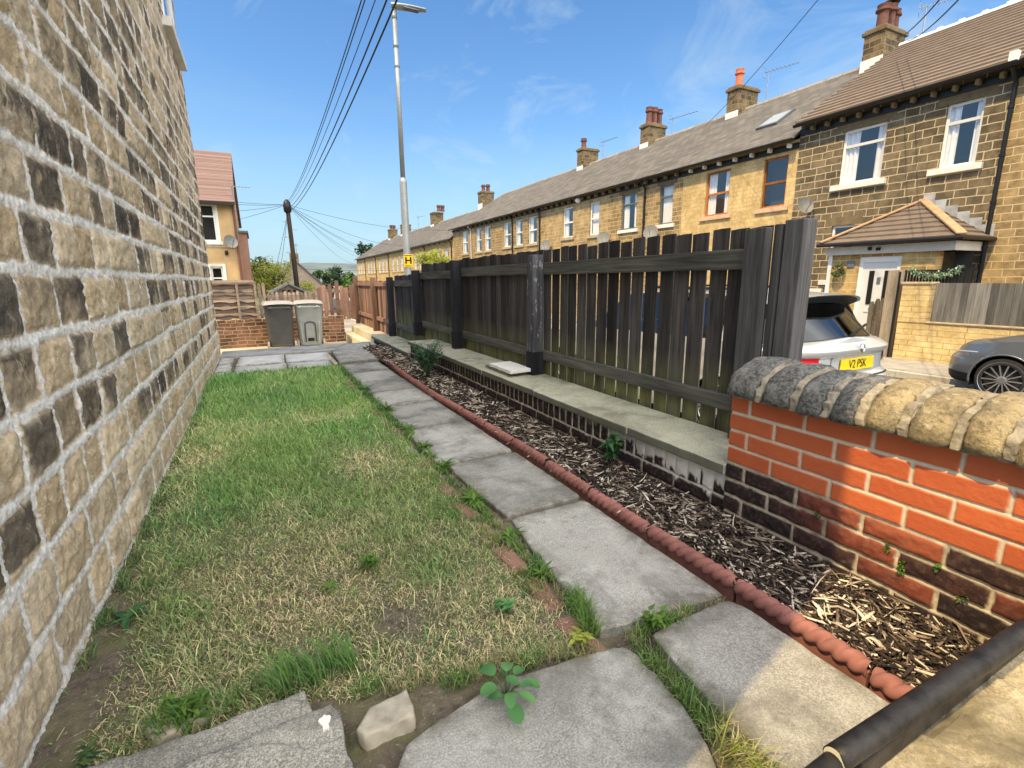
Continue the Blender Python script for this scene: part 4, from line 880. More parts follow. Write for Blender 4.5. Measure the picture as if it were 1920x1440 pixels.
rfn = thing('red_fence', 'sunlit reddish brown close-board fence continuing beyond the black fence', 'fence', (2.2, 11, 0))
b = MB(); fence_boards(b, 'y', 2.215, 8.75, 12.62, .05, 1.09, .118, .115); b.build('board_panel', M['redfence'], rfn, bevel=.0015)
for z in (.28, .98): MB().box(2.165, 2.213, 8.76, 12.6, z, z+.075, .6).build('rail', M['redfence'], rfn, bevel=.004)
for yy in (10.55, 12.62): MB().box(2.10, 2.20, yy-.055, yy+.055, .05, 1.16 if yy < 12 else 1.2, .3).build('post', M['redfence'], rfn, bevel=.005)
pl = thing('fence_plinth', 'cream sunlit concrete plinth under the reddish fence at the yard end', 'plinth', (2.0, 10.5, -.3))
MB().box(1.93, 2.26, 8.94, 12.3, -.5, .048, .8).build('plinth_block', M['yardcrete'], pl, bevel=.01)
MB().box(1.74, 1.927, 8.94, 12.3, -.5, -.10, .9).build('plinth_step', M['yardcrete'], pl, bevel=.01)

yb = thing('yard_wall', 'low rough brown brick wall behind the wheelie bins', 'garden wall', (0, 12.06, -.3))
b = MB(); b.box(-1.6, 1.72, 12.0, 12.12, -.5, .225)
b.build('brickwork', M['yardbrick'], yb)
b = MB()
xx = -1.6
while xx < 1.66: b.box(xx, xx+.105, 11.995, 12.125, .226, .226+random.uniform(.045, .085), random.random()); xx += .115
b.build('coping_bricks', M['yardbrick'], yb, bevel=.006)
# wavy lap panel, pickets and tall boards standing behind the yard wall
lp = thing('lap_panel_fence', 'waney-edge lap fence panel behind the yard wall, next to the stone house', 'fence panel', (-.6, 12.2, .2))
b = MB()
for k in range(11):
    z0 = .30+.073*k; pts = []
    for i in range(25): pts.append((-1.32+1.26*i/24, 12.205-.012*(k % 2), z0+.018*math.sin(i*.9+k*2.1)+random.uniform(-.008, .008)))
    top = [(x_, y_+.035, z0+.10) for x_, y_, z_ in pts[::-1]]
    b.prism(pts+top, (0, .012, 0))
b.build('lap_boards', M['lapwood'], lp)
for xx in (-1.33, -.42, -.075): MB().box(xx, xx+.045, 12.165, 12.19, .27, 1.10, .7).build('batten', M['lapwood'], lp, bevel=.003)
MB().box(-1.34, -.03, 12.17, 12.20, 1.04, 1.085, .5).build('top_rail', M['lapwood'], lp, bevel=.003)
pk = thing('picket_fence', 'pale picket fence with rounded tops behind the two wheelie bins', 'fence', (.5, 12.22, .2))
for k in range(14): 
    x0 = .0+.085*k; t = .86+.02*math.sin(k*2.3)+(.2 if k in (0, 1) else 0)
    MB().prism([(x0, 12.2, .2), (x0+.058, 12.2, .2), (x0+.058, 12.2, t-.03), (x0+.045, 12.2, t), (x0+.013, 12.2, t), (x0, 12.2, t-.03)], (0, .018, 0)).build('picket', M['lapwood'], pk, bevel=.002)
for z in (.35, .74): MB().box(-.02, 1.22, 12.22, 12.25, z, z+.06).build('rail', M['lapwood'], pk, bevel=.003)
tb = thing('gappy_board_fence', 'leaning brown boards with dark gaps and posts at the yard corner', 'fence', (1.6, 12.25, .2))
for k, (x0, w_, t, mt) in enumerate(((1.20, .10, .95, 'redfence'), (1.34, .09, 1.0, 'redfence'), (1.47, .08, 1.02, 'redfence'), (1.60, .085, 1.1, 'redrail'), (1.71, .09, .98, 'redfence'), (1.82, .1, .94, 'redfence'), (1.94, .12, 1.0, 'redfence'))):
    l_ = random.uniform(-.03, .03); MB().prism([(x0, 12.2, .2), (x0+w_, 12.2, .2), (x0+w_+l_, 12.2, t), (x0+l_, 12.2, t)], (0, .02, 0)).build('board', M[mt], tb, bevel=.002)
MB().prism([(1.15, 12.225, .86), (2.05, 12.225, .80), (2.05, 12.225, .87), (1.15, 12.225, .93)], (0, .03, 0)).build('rail', M['lapwood'], tb)
MB().prism([(1.15, 12.225, .36), (2.05, 12.225, .36), (2.05, 12.225, .42), (1.15, 12.225, .42)], (0, .03, 0)).build('rail', M['lapwood'], tb)

# ------------------------------------------------------------------ wheelie bins (back with wheels toward the camera)
def wheelie_bin(label, loc, mat, arch, rz):
    t = thing('wheelie_bin', label, 'wheelie bin', loc, 'wheelie bins by the yard wall'); L = Vector(loc)
    def P(x, y, z): return (L.x+x, L.y+y, L.z+z)
    b = MB(); wb, wt, db, dt = .225, .268, .23, .30
    def sh(u, v):
        a = 2*math.pi*u; z = .07+.84*v; w = wb+(wt-wb)*v; d = db+(dt-db)*v; n = 7
        c, s = math.cos(a), math.sin(a); rr = (abs(c)**n+abs(s)**n)**(-1/n)
        return P(c*rr*w, s*rr*d, z)
    b.grid(sh, 56, 8, .5); b.add([sh(i/56, 0) for i in range(56)], [tuple(range(56))], .5)
    b.build('body', mat, t, smooth=True)
    MB().box(L.x-wt-.018, L.x+wt+.018, L.y-dt-.02, L.y+dt+.02, L.z+.895, L.z+.925).build('rim_band', mat, t, bevel=.008)
    b = MB()
    def lid(u, v):
        x = (u*2-1)*(wt+.028); y = -dt-.07+(2*dt+.11)*v; ed = min(u, 1-u, v, 1-v)
        return P(x, y, .928+.055*min(1, ed/.07)**.5 + .018*math.sin(math.pi*u))
    b.grid(lid, 20, 20, .6); b.build('lid', M['binlid'], t, smooth=True)
    h = MB(); h.tube([P(-.22, -dt-.125, .875), P(.22, -dt-.125, .875)], .014, 10)
    for x in (-.16, .16): h.bar(P(x, -dt-.125, .875), P(x, -dt+.02, .905), .035, .022)
    h.build('handle', mat, t, smooth=False)
    MB().tube([P(-.265, -.20, .085), P(.265, -.20, .085)], .012, 8).build('axle', M['blackplastic'], t)
    for x in (-.275, .235):
        MB().lathe(P(x, -.20, .095), [(.03, 0), (.094, .002), (.097, .02), (.094, .038), (.03, .04)], 24, 'X').build('wheel', M['binwheel'], t)
    if arch:
        def arch_pts(w, h, z0, y): return [P(-w, y, z0)]+[P(-w*math.cos(math.pi*k/12), y+.0, z0+h-w*.6+math.sin(math.pi*k/12)*w*.6) for k in range(13)]+[P(w, y, z0)]
        o = MB(); f = [arch_pts(.115, .44, .13, -.262), arch_pts(.088, .40, .14, -.262)]
        vs = f[0]+f[1]; n_ = len(f[0])
        def yb_(p): z = (p[2]-L.z-.07)/.84; return (p[0], L.y-(db+(dt-db)*z)-.016, p[2])
        vs = [yb_(p) for p in vs]; o.add(vs+[(p[0], p[1]+.02, p[2]) for p in vs], [(i, i+1, n_+i+1, n_+i) for i in range(n_-1)]+[(2*n_+i, 2*n_+i+1, i+1, i) for i in range(n_-1)]+[(3*n_+i, n_+i, n_+i+1, 3*n_+i+1)[::-1] for i in range(n_-1)], .9)
        o.build('panel_moulding', M['bindark'], t)
        for x in (-.165, .165): MB().bar(P(x*.95, -.262, .11), P(x*1.12, -.315, .56), .03, .03).build('rib', mat, t, bevel=.005)
        MB().box(L.x-.062, L.x+.062, L.y-.258, L.y-.24, L.z+.15, L.z+.215).build('slot', M['ink'], t)
    else:
        MB().bar(P(-.2, -.225, .10), P(.2, -.225, .10), .03, .03).build('foot_bar', mat, t, bevel=.005)
    t.rotation_euler.z = rz
wheelie_bin('dark grey wheelie bin with a plain back, left of the pair by the yard wall', (.335, 11.35, -.30), M['bindark'], False, .04)
wheelie_bin('light grey wheelie bin with an arched recess, right of the pair by the yard wall', (.92, 11.4, -.30), M['bingrey'], True, -.05)

# ------------------------------------------------------------------ handrail on a low stone wall at the near right
nw = thing('parapet_wall', 'low sunlit sandstone wall with lichen under the dark handrail, bottom right corner', 'low wall', (1.2, -.1, 0))
nx, ny = 300, 130
X, Y = np.meshgrid(np.linspace(.56, 2.2, nx), np.linspace(-.42, .262, ny), indexing='ij')
Zp = .434+.030*(fbm(X*9, Y*9, 501, 4)-.5)+.016*(fbm(X*34, Y*34, 502, 4)-.5) - .03*np.exp(-np.abs(X-1.04-.12*Y+.02*np.sin(Y*30))/.006)
mt_ = np_mesh('wall_top', np.stack([X, Y, Zp], -1).reshape(-1, 3), grid_quads(nx, ny), None, {'tint': np.full(nx*ny, .6)}); mt_.transform(Matrix.Translation(-Vector((1.2, -.1, 0))))
link('wall_top', mt_, M['sandtop'] if 'sandtop' in M else M['sandstone'], nw, (1.2, -.1, 0))
MB().box(.562, 2.2, -.42, .258, -.1, .43).build('wall_body', M['sandstone'], nw, bevel=.01)
hr = thing('handrail', 'scuffed dark handrail running across the bottom right corner above the low wall', 'handrail', (1.0, .26, .43))
MB().tube([(.60+.02*i, .270-.0008*i, .490+.0005*i) for i in range(70)], .0158, 20).build('rail_sleeve', M['handrail'], hr, smooth=True)
MB().tube([(.30, .30, .405), (.42, .285, .438), (.52, .276, .468), (.63, .269, .489)], .0132, 16).build('rail_core', M['handrail'], hr, smooth=True)
MB().tube([(.5995, .270, .490), (.605, .270, .490)], [.0142, .0142], 20).build('sleeve_end', M['railinner'], hr)
MB().box(.64, 1.95, .256, .268, .438, .474).build('rail_fin', M['handrail'], hr, bevel=.003)

# ------------------------------------------------------------------ weeds
def leaf(b, base, dirv, up, L, W, tint=None, cup=.25, n=5, tipw=.5, oval=False):
    """oval leaf with a fold down the middle"""
    d = Vector(dirv).normalized(); s = d.cross(Vector(up)).normalized(); u = s.cross(d).normalized(); base = Vector(base)
    vs = []; 
    for i in range(n+1):
        t = i/n; w = W*math.sin(math.pi*min(1, (t*.94+.06))**tipw)*.5 if 0 < i < n else W*.06
        if oval: w = W*.5*max(.05, 1-abs(2*t-1.04)**2.4)**.5
        c = base+d*(L*t)+u*(L*(-cup*t*t))
        vs += [c-s*w+u*(w*.35), c, c+s*w+u*(w*.35)]
    fs = []
    for i in range(n): fs += [(i*3, i*3+1, i*3+4, i*3+3), (i*3+1, i*3+2, i*3+5, i*3+4)]
    b.add(vs, fs, tint)
def rosette(label, loc, n, L, W, mat, elev=(.2, .8), cup=.4, cat='weed', group='weeds along the lawn and path'):
    b = MB(); loc = Vector(loc)
    for k in range(n):
        a = 2*math.pi*k/n*2.4+random.uniform(-.4, .4); e = random.uniform(*elev); l_ = L*random.uniform(.6, 1.15)
        d = (math.cos(a)*math.cos(e), math.sin(a)*math.cos(e), math.sin(e)); leaf(b, loc+Vector((0, 0, .004)), d, (0, 0, 1), l_, W*random.uniform(.8, 1.2)*l_/L, None, cup, 6, .75)
    t = thing('weed', label, cat, loc, group); b.build('leaves', M[mat], t, smooth=True); return t
def stalky(label, loc, stems, H, leaf_n, L, W, mat, spread=.5, name='weed', cat='weed', group='weeds along the lawn and path', bias=(0, 0)):
    t = thing(name, label, cat, loc, group); b = MB(); s = MB(); loc = Vector(loc)
    for k in range(stems):
        a = random.uniform(0, 6.283); r = random.uniform(.1, 1)*spread; h = H*random.uniform(.55, 1.05)
        tip = loc+Vector((math.cos(a)*r*H+bias[0], math.sin(a)*r*H+bias[1], h)); mid = (loc+tip)/2+Vector((0, 0, .12*H))
        pts = [loc, (loc+mid)/2+Vector((0, 0, .02*H)), mid, (mid+tip)/2+Vector((0, 0, .02*H)), tip]; s.tube(pts, [H*.013, H*.011, H*.009, H*.007, H*.004], 5)
        for j in range(leaf_n):
            f = random.uniform(.25, 1.0); i = min(3, int(f*4)); p = pts[i].lerp(pts[i+1], f*4-i)
            an = random.uniform(0, 6.283); e = random.uniform(-.2, .8); leaf(b, p, (math.cos(an)*math.cos(e), math.sin(an)*math.cos(e), math.sin(e)), (0, 0, 1), L*random.uniform(.6, 1.15), W*random.uniform(.7, 1.15), None, .35)
    s.build('stalks', M['stem'], t, smooth=True); b.build('leaves', M[mat], t, smooth=True); return t
# the round-leaved dock-like weed on the near flag
t = thing('weed', 'round-leaved bright green weed growing over the near flagstone', 'weed', (.475, .985, .0), 'weeds along the lawn and path')
b = MB(); s = MB(); o_ = Vector((.475, .985, .01))
for (dx_, dy_, z_, L, W, an) in ((-.02, .03, .055, .046, .036, 1.9), (-.028, -.005, .05, .036, .031, 3.0), (.012, .02, .062, .034, .027, 1.0), (.03, .008, .055, .030, .024, .4), (-.005, -.03, .045, .034, .026, -1.9), (-.012, -.058, .035, .046, .033, -1.7), (.02, -.035, .04, .042, .019, -1.1), (.042, -.02, .045, .036, .024, -.5), (.028, -.03, .05, .028, .02, -.1), (.0, .0, .06, .03, .022, -.8), (-.02, -.02, .03, .03, .02, 2.6), (.015, .04, .03, .034, .022, .9)):
    p = o_+Vector((dx_, dy_, z_)); s.tube([o_, o_.lerp(p, .5)+Vector((0, 0, .012)), p], [.0026, .002, .0014], 5); leaf(b, p, (math.cos(an), math.sin(an), .12), (0, 0, 1), L*1.2, W*1.2, None, random.uniform(.1, .45), 10, .62, True)
s.build('stalks', M['stem'], t, smooth=True); b.build('leaves', M['leafdock'], t, smooth=True)
stalky('tall bushy narrow-leaved weed spilling from the bed over the far path', (1.56, 5.1, .06), 34, .40, 30, .075, .014, 'leafsilver', .55, 'bushy_weed', 'weed', None, (-.05, -.08))
stalky('leafy dark green weed in the wood chips against the dark plinth', (1.69, 2.08, .08), 9, .15, 8, .055, .034, 'leafdeep', .45)
stalky('yellow-green leafy weed in the corner at the near end of the lawn', (-.27, 1.285, .0), 14, .085, 9, .034, .013, 'leafbright', .8)
stalky('small sprig at the foot of the stone house near the step slabs', (-.47, 1.27, .0), 5, .06, 6, .028, .012, 'leafmid', .6)
rosette('flat dark weed beside the house wall on bare soil', (-.50, 1.86, .0), 12, .07, .02, 'leafdeep', (.15, .7))
stalky('clover-like weed patch among straw near the dock on the lawn edge', (.63, 1.29, .005), 12, .055, 7, .024, .018, 'leafdock', .9)
stalky('spreading green weed with toothed leaves in the middle of the near lawn', (.28, 1.78, .0), 10, .05, 7, .035, .013, 'leafbright', 1.1)
rosette('low bright weed on the lawn right of the bare patch', (.12, 1.72, .0), 9, .05, .014, 'leafbright', (.15, .6))
stalky('pale weed at the junction of the four near flags', (1.0, 1.0, .01), 12, .05, 7, .030, .018, 'leafbright', 1.0, bias=(.01, 0))
stalky('yellowish weed in the lawn corner left of the junction of flags', (.76, 1.06, .005), 8, .04, 7, .026, .015, 'leafyellow', 1.0)
for i, (x_, y_, L, lab) in enumerate(((.86, 1.42, .06, 'beside the nearest full flag'), (.875, 1.72, .075, 'at the second joint of the path'), (.88, 2.12, .085, 'halfway along the second flag'), (.895, 2.62, .085, 'at the third joint of the path'), (.90, 3.02, .08, 'beside the third flag'), (.905, 3.45, .09, 'at the fourth joint of the path'), (.90, 4.1, .10, 'near the far pale edging stones'), (.885, 5.0, .10, 'far along the path by the lawn'))):
    rosette(f'dandelion-like rosette on the left edge of the path {lab}', (x_-.02, y_, .005), 24, L*.95, L*.24, 'leafbright', (.15, 1.1), .5)
rosette('dandelion rosette on the lawn near the brick edging', (.62, 2.05, .0), 10, .06, .016, 'leafbright', (.15, .5))
rosette('darker weed rosette in the left part of the lawn', (-.18, 2.6, .0), 10, .07, .02, 'leafmid', (.15, .5))
for i, (y_, z_, lab) in enumerate(((.965, .245, 'in shade left of the sunlit edge'), (.735, .235, 'highest of those in sun'), (.688, .185, 'largest, hanging in a joint'), (.60, .232, 'high right near the handrail'), (.53, .165, 'lowest, closest to the handrail'))):
    t = thing('wall_sprig', f'tiny green sprig growing from the brick wall, {lab}', 'weed', (1.75, y_, z_), 'sprigs in the brick wall'); b = MB()
    for k in range(12 if i != 2 else 22): leaf(b, (1.752, y_+random.uniform(-.008, .008), z_+random.uniform(-.014, .012)*(2 if i == 2 else 1)), (-.8, random.uniform(-1, 1), random.uniform(-.6, .9)), (0, 0, 1), .014, .009, None, .2, 4)
    b.build('leaves', M['leafbright' if i else 'leafmid'], t, smooth=True)
# ------------------------------------------------------------------ terraced houses (street facade X = 13)
FX = 13.0
def facade(b, y0, y1, z0, z1, holes, x=FX, dep=.13):
    ysx = sorted({y0, y1}|{h[0] for h in holes}|{h[1] for h in holes}); zsx = sorted({z0, z1}|{h[2] for h in holes}|{h[3] for h in holes})
    for i in range(len(ysx)-1):
        for j in range(len(zsx)-1):
            cy, cz = (ysx[i]+ysx[i+1])/2, (zsx[j]+zsx[j+1])/2
            if any(h[0] < cy < h[1] and h[2] < cz < h[3] for h in holes): continue
            b.quad((x, ysx[i], zsx[j]), (x, ysx[i+1], zsx[j]), (x, ysx[i+1], zsx[j+1]), (x, ysx[i], zsx[j+1]), .5)
    for (a, c, d, e) in [h[:4] for h in holes]:
        for p, q in (((a, d), (a, e)), ((c, d), (c, e)), ((a, d), (c, d)), ((a, e), (c, e))):
            b.quad((x, p[0], p[1]), (x, q[0], q[1]), (x+dep, q[0], q[1]), (x+dep, p[0], p[1]), .5)
def curtain(parent, x, y0, y1, z0, z1, amp=.022, wl=.10, name='curtain'):
    b = MB(); n = max(6, int((y1-y0)/.012))
    vs = []
    for i in range(n+1):
        y = y0+(y1-y0)*i/n; xx = x+amp*math.sin(y/wl*6.283)+random.uniform(-.003, .003); vs += [(xx, y, z0+.03*math.sin(y*9)), (xx, y, z1)]
    b.add(vs, [(2*i, 2*i+2, 2*i+3, 2*i+1) for i in range(n)], .8); return b.build(name, M['curtain'], parent, smooth=True, recalc=False)
def window(parent, y0, y1, z0, z1, frame='upvc', style='top', cur='both', sill='white', x=FX, lint='lintel', detail=True, xb=.07):
    f = MB(); xf0, xf1 = x+.055, x+.105; fw = .055 if detail else .06
    f.box(xf0, xf1, y0, y0+fw, z0, z1); f.box(xf0, xf1, y1-fw, y1, z0, z1); f.box(xf0, xf1, y0+fw, y1-fw, z0, z0+fw); f.box(xf0, xf1, y0+fw, y1-fw, z1-fw, z1)
    zm = z1-(z1-z0)*(.30 if style == 'top' else .5)
    f.box(xf0-.006, xf1, y0+fw, y1-fw, zm-.032, zm+.032)
    if style == 'two': f.box(xf0-.004, xf1, (y0+y1)/2-.03, (y0+y1)/2+.03, z0+fw, zm-.032)
    w = f.build('window', M[frame], parent, bevel=.006 if detail else 0)
    MB().quad((xf0+.025, y0+fw*.8, z0+fw*.8), (xf0+.025, y1-fw*.8, z0+fw*.8), (xf0+.025, y1-fw*.8, z1-fw*.8), (xf0+.025, y0+fw*.8, z1-fw*.8)).build('pane', M['glass'], w)
    MB().box(x+.55, x+.57, y0-.1, y1+.1, z0-.1, z1+.1).build('interior', M['interior'], w)
    if cur in ('both', 'left', 'net'):
        wy = (y1-y0)
        if cur == 'net': curtain(w, x+.16, y0+.03, y1-.03, z0+.04, z1-.03, .010, .06)
        else:
            curtain(w, x+.135, y1-wy*.36, y1-.03, z0+.03, z1-.03)
            if cur == 'both': curtain(w, x+.135, y0+.03, y0+wy*.26, z0+.03, z1-.03)
    if sill: MB().box(x-xb, x+.055, y0-.14, y1+.14, z0-.125, z0-.002, .7).build('sill', M[{'white': 'offwhite', 'stone': 'sillstone', 'peach': 'peachsill'}[sill]], w, bevel=.008)
    if lint: MB().box(x-.006, x+.05, y0-.16, y1+.16, z1+.003, z1+.20, .5).build('lintel', M[lint], w)
    return w
def roof_slope(b, y0, y1, ze, zr, xe=FX-.26, xr=17.0, steps=1, th=.05):
    """front slope in stepped courses then plain rear slope"""
    for k in range(steps):
        f0, f1 = k/steps, (k+1)/steps; xa, xb_ = xe+(xr-xe)*f0, xe+(xr-xe)*f1; za, zb_ = ze+(zr-ze)*f0, ze+(zr-ze)*f1
        lift = .045 if steps > 1 else 0
        b.add([(xa, y0, za+lift), (xa, y1, za+lift), (xb_, y1, zb_+.006), (xb_, y0, zb_+.006)], [(0, 1, 2, 3)], .35+.5*random.random())
        if steps > 1: b.add([(xa, y0, za-.02), (xa, y1, za-.02), (xa, y1, za+lift), (xa, y0, za+lift)], [(0, 1, 2, 3)], 0)
    b.add([(xe, y0, ze), (xe, y1, ze), (xe, y1, ze-th), (xe, y0, ze-th)], [(0, 1, 2, 3)], .2)
    b.add([(xr, y0, zr), (xr, y1, zr), (2*xr-xe, y1, ze), (2*xr-xe, y0, ze)], [(0, 1, 2, 3)], .5)
    b.add([(xe, y0, ze-th), (xr, y0, zr-th), (2*xr-xe, y0, ze-th), (2*xr-xe, y0, ze), (xr, y0, zr), (xe, y0, ze)], [(0, 1, 2, 3, 4, 5)], .3)
    b.add([(xe, y1, ze-th), (xr, y1, zr-th), (2*xr-xe, y1, ze-th), (2*xr-xe, y1, ze), (xr, y1, zr), (xe, y1, ze)], [(0, 1, 2, 3, 4, 5)], .3)
def terrace_house(label, y0, y1, ze, zr, stone, roof, holes_w, zb=-.9, steps=1, gutter_z=None, corbel='blackplastic', corbel_dy=.55, ridge='ridgetile', group='terraced houses across the street', detail=True, ridge_bob=False, extra_holes=()):
    t = thing('terraced_house', label, 'terraced house', (15, (y0+y1)/2, zb), group)
    b = MB(); facade(b, y0+.002, y1-.002, zb, ze-.02, [w_[:4] for w_ in holes_w]+list(extra_holes))
    for yy in (y0+.002, y1-.002):
        b.add([(FX, yy, zb), (21, yy, zb), (21, yy, ze-.06), (17, yy, zr-.07), (FX, yy, ze-.06)], [(0, 1, 2, 3, 4)], .5)
    b.quad((21, y0, zb), (21, y1, zb), (21, y1, ze), (21, y0, ze)); b.build('wall', M[stone], t, recalc=False)
    b = MB(); roof_slope(b, y0+.003, y1-.003, ze, zr, steps=steps); rf_ = b.build('roof', M[roof], t, recalc=False)
    b = MB(); n = max(2, int((y1-y0)/.45))
    for k in range(n):
        a, c = y0+(y1-y0)*k/n, y0+(y1-y0)*(k+1)/n; b.prism([(16.86, a+.006, zr-.07), (16.94, a+.006, zr+.035), (17.06, a+.006, zr+.035), (17.14, a+.006, zr-.07)], (0, c-a-.012, 0), random.random())
        if ridge_bob: b.prism([(16.93, a-.06, zr+.02), (16.97, a-.06, zr+.085), (17.03, a-.06, zr+.085), (17.07, a-.06, zr+.02)], (0, .12, 0), .9)
    b.build('ridge', M['white_flash' if ridge_bob else ridge], t, bevel=.01)
    g = MB(); gx_ = FX-.30
    if detail:
        prof = [(math.cos(math.pi+math.pi*k/8)*.062, math.sin(math.pi+math.pi*k/8)*.062) for k in range(9)]
        g.prism([(gx_+p, y0, ze-.045+q) for p, q in prof]+[(gx_+.052, y0, ze-.045), (gx_-.052, y0, ze-.045)], (0, y1-y0, 0), .5)
        g.box(FX-.045, FX-.004, y0, y1, ze-.26, ze-.11, .4)
    else: g.box(gx_-.05, gx_+.05, y0, y1, ze-.11, ze-.045)
    g.build('gutter', M['blackplastic'], t)
    if corbel:
        k = 0; yy = y0+.2
        while yy < y1-.1:
            MB().box(FX-.19, FX-.047, yy-.032, yy+.032, ze-.215, ze-.115, .9).build('corbel', M[corbel], t, bevel=.008 if detail else 0); yy += corbel_dy
    for w_ in holes_w: window(t, *w_[:4], **(w_[4] if len(w_) > 4 else {}), detail=detail)
    return t, rf_
def chimney(parent, y0, y1, zt, pots, x0=16.45, x1=17.5, zb=6.2, flash='white_flash', stone='stackstone', roofz=None):
    b = MB(); b.box(x0, x1, y0, y1, zb, zt-.16, .5); c = b.build('chimney', M[stone], parent)
    MB().box(x0-.06, x1+.06, y0-.06, y1+.06, zt-.16, zt-.06, .2).build('cap', M['lintel'], c, bevel=.015)
    MB().box(x0-.01, x1+.01, y0-.01, y1+.01, zt-.06, zt, .4).build('cap', M['lintel'], c, bevel=.015)
    zz = roofz if roofz else zb+.3
    MB().box(x0-.015, x0+.02, y0-.02, y1+.02, zz-.3, zz+.17, .8).build('flashing', M[flash], c)
    for (px, py, h, r, mt, cowl) in pots:
        p = MB(); p.lathe((px, py, zt-.005), [(r*1.15, 0), (r*1.15, h*.08), (r*.92, h*.12), (r*.85, h*.68), (r*1.22, h*.72), (r*1.22, h*.80), (r*.95, h*.84), (r*1.08, h*.98), (r*.86, h)], 14)
        po = p.build('chimney_pot', M[mt], parent, smooth=False)
        if cowl: MB().lathe((px, py, zt+h+.04), [(r*1.3, 0), (r*1.35, .02), (r*.3, .07)], 12).build('cowl', M['blackplastic'], po)
    return c
def aerial(parent, base, h, ang, L=.9, n=9):
    b = MB(); x, y, z = base; b.tube([(x, y, z), (x, y, z+h)], .016, 6)
    d = Vector((math.cos(ang), math.sin(ang), .03)); s = Vector((-math.sin(ang), math.cos(ang), 0)); c = Vector((x, y, z+h-.05))
    b.tube([c-d*.15, c+d*L], .010, 5)
    for k in range(n): p = c-d*.1+d*((L+.05)*k/(n-1)); hl = .17-.007*k; b.tube([p-s*hl, p+s*hl], .006, 4)
    p = c-d*.15; b.tube([p+Vector((0, 0, .16))-s*.2, p+Vector((0, 0, .16))+s*.2], .006, 4); b.tube([p-Vector((0, 0, .16))-s*.2, p-Vector((0, 0, .16))+s*.2], .006, 4); b.tube([p-Vector((0, 0, .16)), p+Vector((0, 0, .16))], .006, 4)
    b.build('tv_aerial', M['metal'], parent)
def sat_dish(parent, y, z, r=.24, x=FX-.28, face=(-.75, -.55, .35)):
    f = Vector(face).normalized(); a = f.cross(Vector((0, 0, 1))).normalized(); u = a.cross(f); c = Vector((x, y, z)); b = MB()
    b.grid(lambda p, q: tuple(c + (a*math.cos(6.2832*p)+u*math.sin(6.2832*p)*1.08)*(r*q) + f*(.06*q*q)), 24, 5, .6)
    o = b.build('satellite_dish', M['dish'], parent, smooth=True, recalc=False)
    k = MB(); k.tube([c, c-f*.06+Vector((.14, 0, -.05)), (FX, y, z-.12)], .016, 6); k.tube([c-u*r*.9, c+f*.30-u*.05], .010, 5); k.lathe(c+f*.28-u*.05, [(.03, 0), (.03, .07)], 8); k.build('dish_arm', M['metal'], o)
def drainpipe(parent, y, z0, z1, x=FX-.06, mat='blackplastic'):
    b = MB(); b.tube([(x, y, z0), (x, y, z1-.35), (x, y, z1-.30), (FX-.29, y, z1-.08)], .038, 8)
    for z in np.arange(z0+.3, z1-.4, .85): b.lathe((x, y, z), [(.052, 0), (.052, .05)], 8)
    b.build('drainpipe', M[mat], parent, smooth=False)

# house one: dark stone, white sash windows, porch
W1 = dict(frame='upvc', style='top', cur='both', sill='white', lint='lintel', xb=.09)
h1, r1 = terrace_house('dark stone terraced house with white windows, ribbed brown tile roof and a hipped porch', 4.64, 8.83, 4.92, 7.50, 'darkstone', 'browntile',
    [(5.08, 5.70, 3.27, 4.50, W1), (6.78, 7.72, 3.27, 4.50, W1), (7.20, 7.74, 1.0, 2.32, dict(frame='upvc', style='top', cur=None, sill='white', lint='lintel'))], steps=19, corbel='lintel', corbel_dy=.36, ridge_bob=True)
drainpipe(h1, 4.66, -.4, 4.9); drainpipe(h1, 7.70, 3.05, 3.06+.4) if False else None
chimney(h1, 9.0-.02, 9.52, 8.02, [(16.72, 9.24, .62, .16, 'potred', False), (17.02, 9.22, .66, .16, 'potred', True), (17.3, 9.25, .6, .15, 'potred', False)], zb=6.4, roofz=7.05)
aerial(h1, (17.6, 8.6, 7.3), 1.25, -1.15, 1.05, 10)
sat_dish(h1, 8.33, 2.86, .20, face=(-.45, -.85, .3))
MB().box(FX-.09, FX-.005, 7.76, 8.83, .66, .78).build('painted_band', M['offwhite'], h1, bevel=.006)
# porch
PX = 11.95
b = MB(); holes = [(5.60, 6.42, -.62, 1.50)]
facade(b, 5.02, 7.02, -.62, 1.60, holes, x=PX, dep=.12); b.quad((PX, 7.02, -.62), (FX, 7.02, -.62), (FX, 7.02, 1.6), (PX, 7.02, 1.6), .5)
b.build('porch_wall', M['porchstone'], h1, recalc=False)
MB().box(PX+.004, PX+.28, 5.016, 5.30, -.62, 1.6).build('porch_pier', M['porchstone'], h1)
MB().box(PX-.02, PX+.06, 7.0, 7.09, .0, 1.66).build('porch_trim', M['upvc'], h1, bevel=.004)
MB().box(PX-.09, PX+.01, 4.70, 7.12, 1.56, 1.735).build('fascia', M['offwhite'], h1, bevel=.004)
MB().box(PX+.01, FX, 4.70, 4.76, 1.56, 1.735).build('fascia', M['offwhite'], h1, bevel=.004)
MB().box(FX-.35, FX-.31, 4.74, 5.0, -.5, 1.56).build('porch_side', M['interior'], h1)
MB().box(PX+.9, PX+.94, 4.8, 5.6, -.6, 1.56).build('porch_lining', M['sillstone'], h1)
MB().bar((PX+.75, 4.78, -.5), (PX+.75, 4.78, 1.58), .09, .09).build('porch_post', M['blackplastic'], h1)
d = MB(); d.box(PX+.05, PX+.10, 5.60, 6.42, -.62, 1.50); d.box(PX+.025, PX+.05, 5.60, 5.68, -.62, 1.5); d.box(PX+.025, PX+.05, 6.34, 6.42, -.62, 1.5); d.box(PX+.025, PX+.05, 5.68, 6.34, 1.38, 1.5); d.box(PX+.035, PX+.05, 5.80, 6.22, .30, .34)
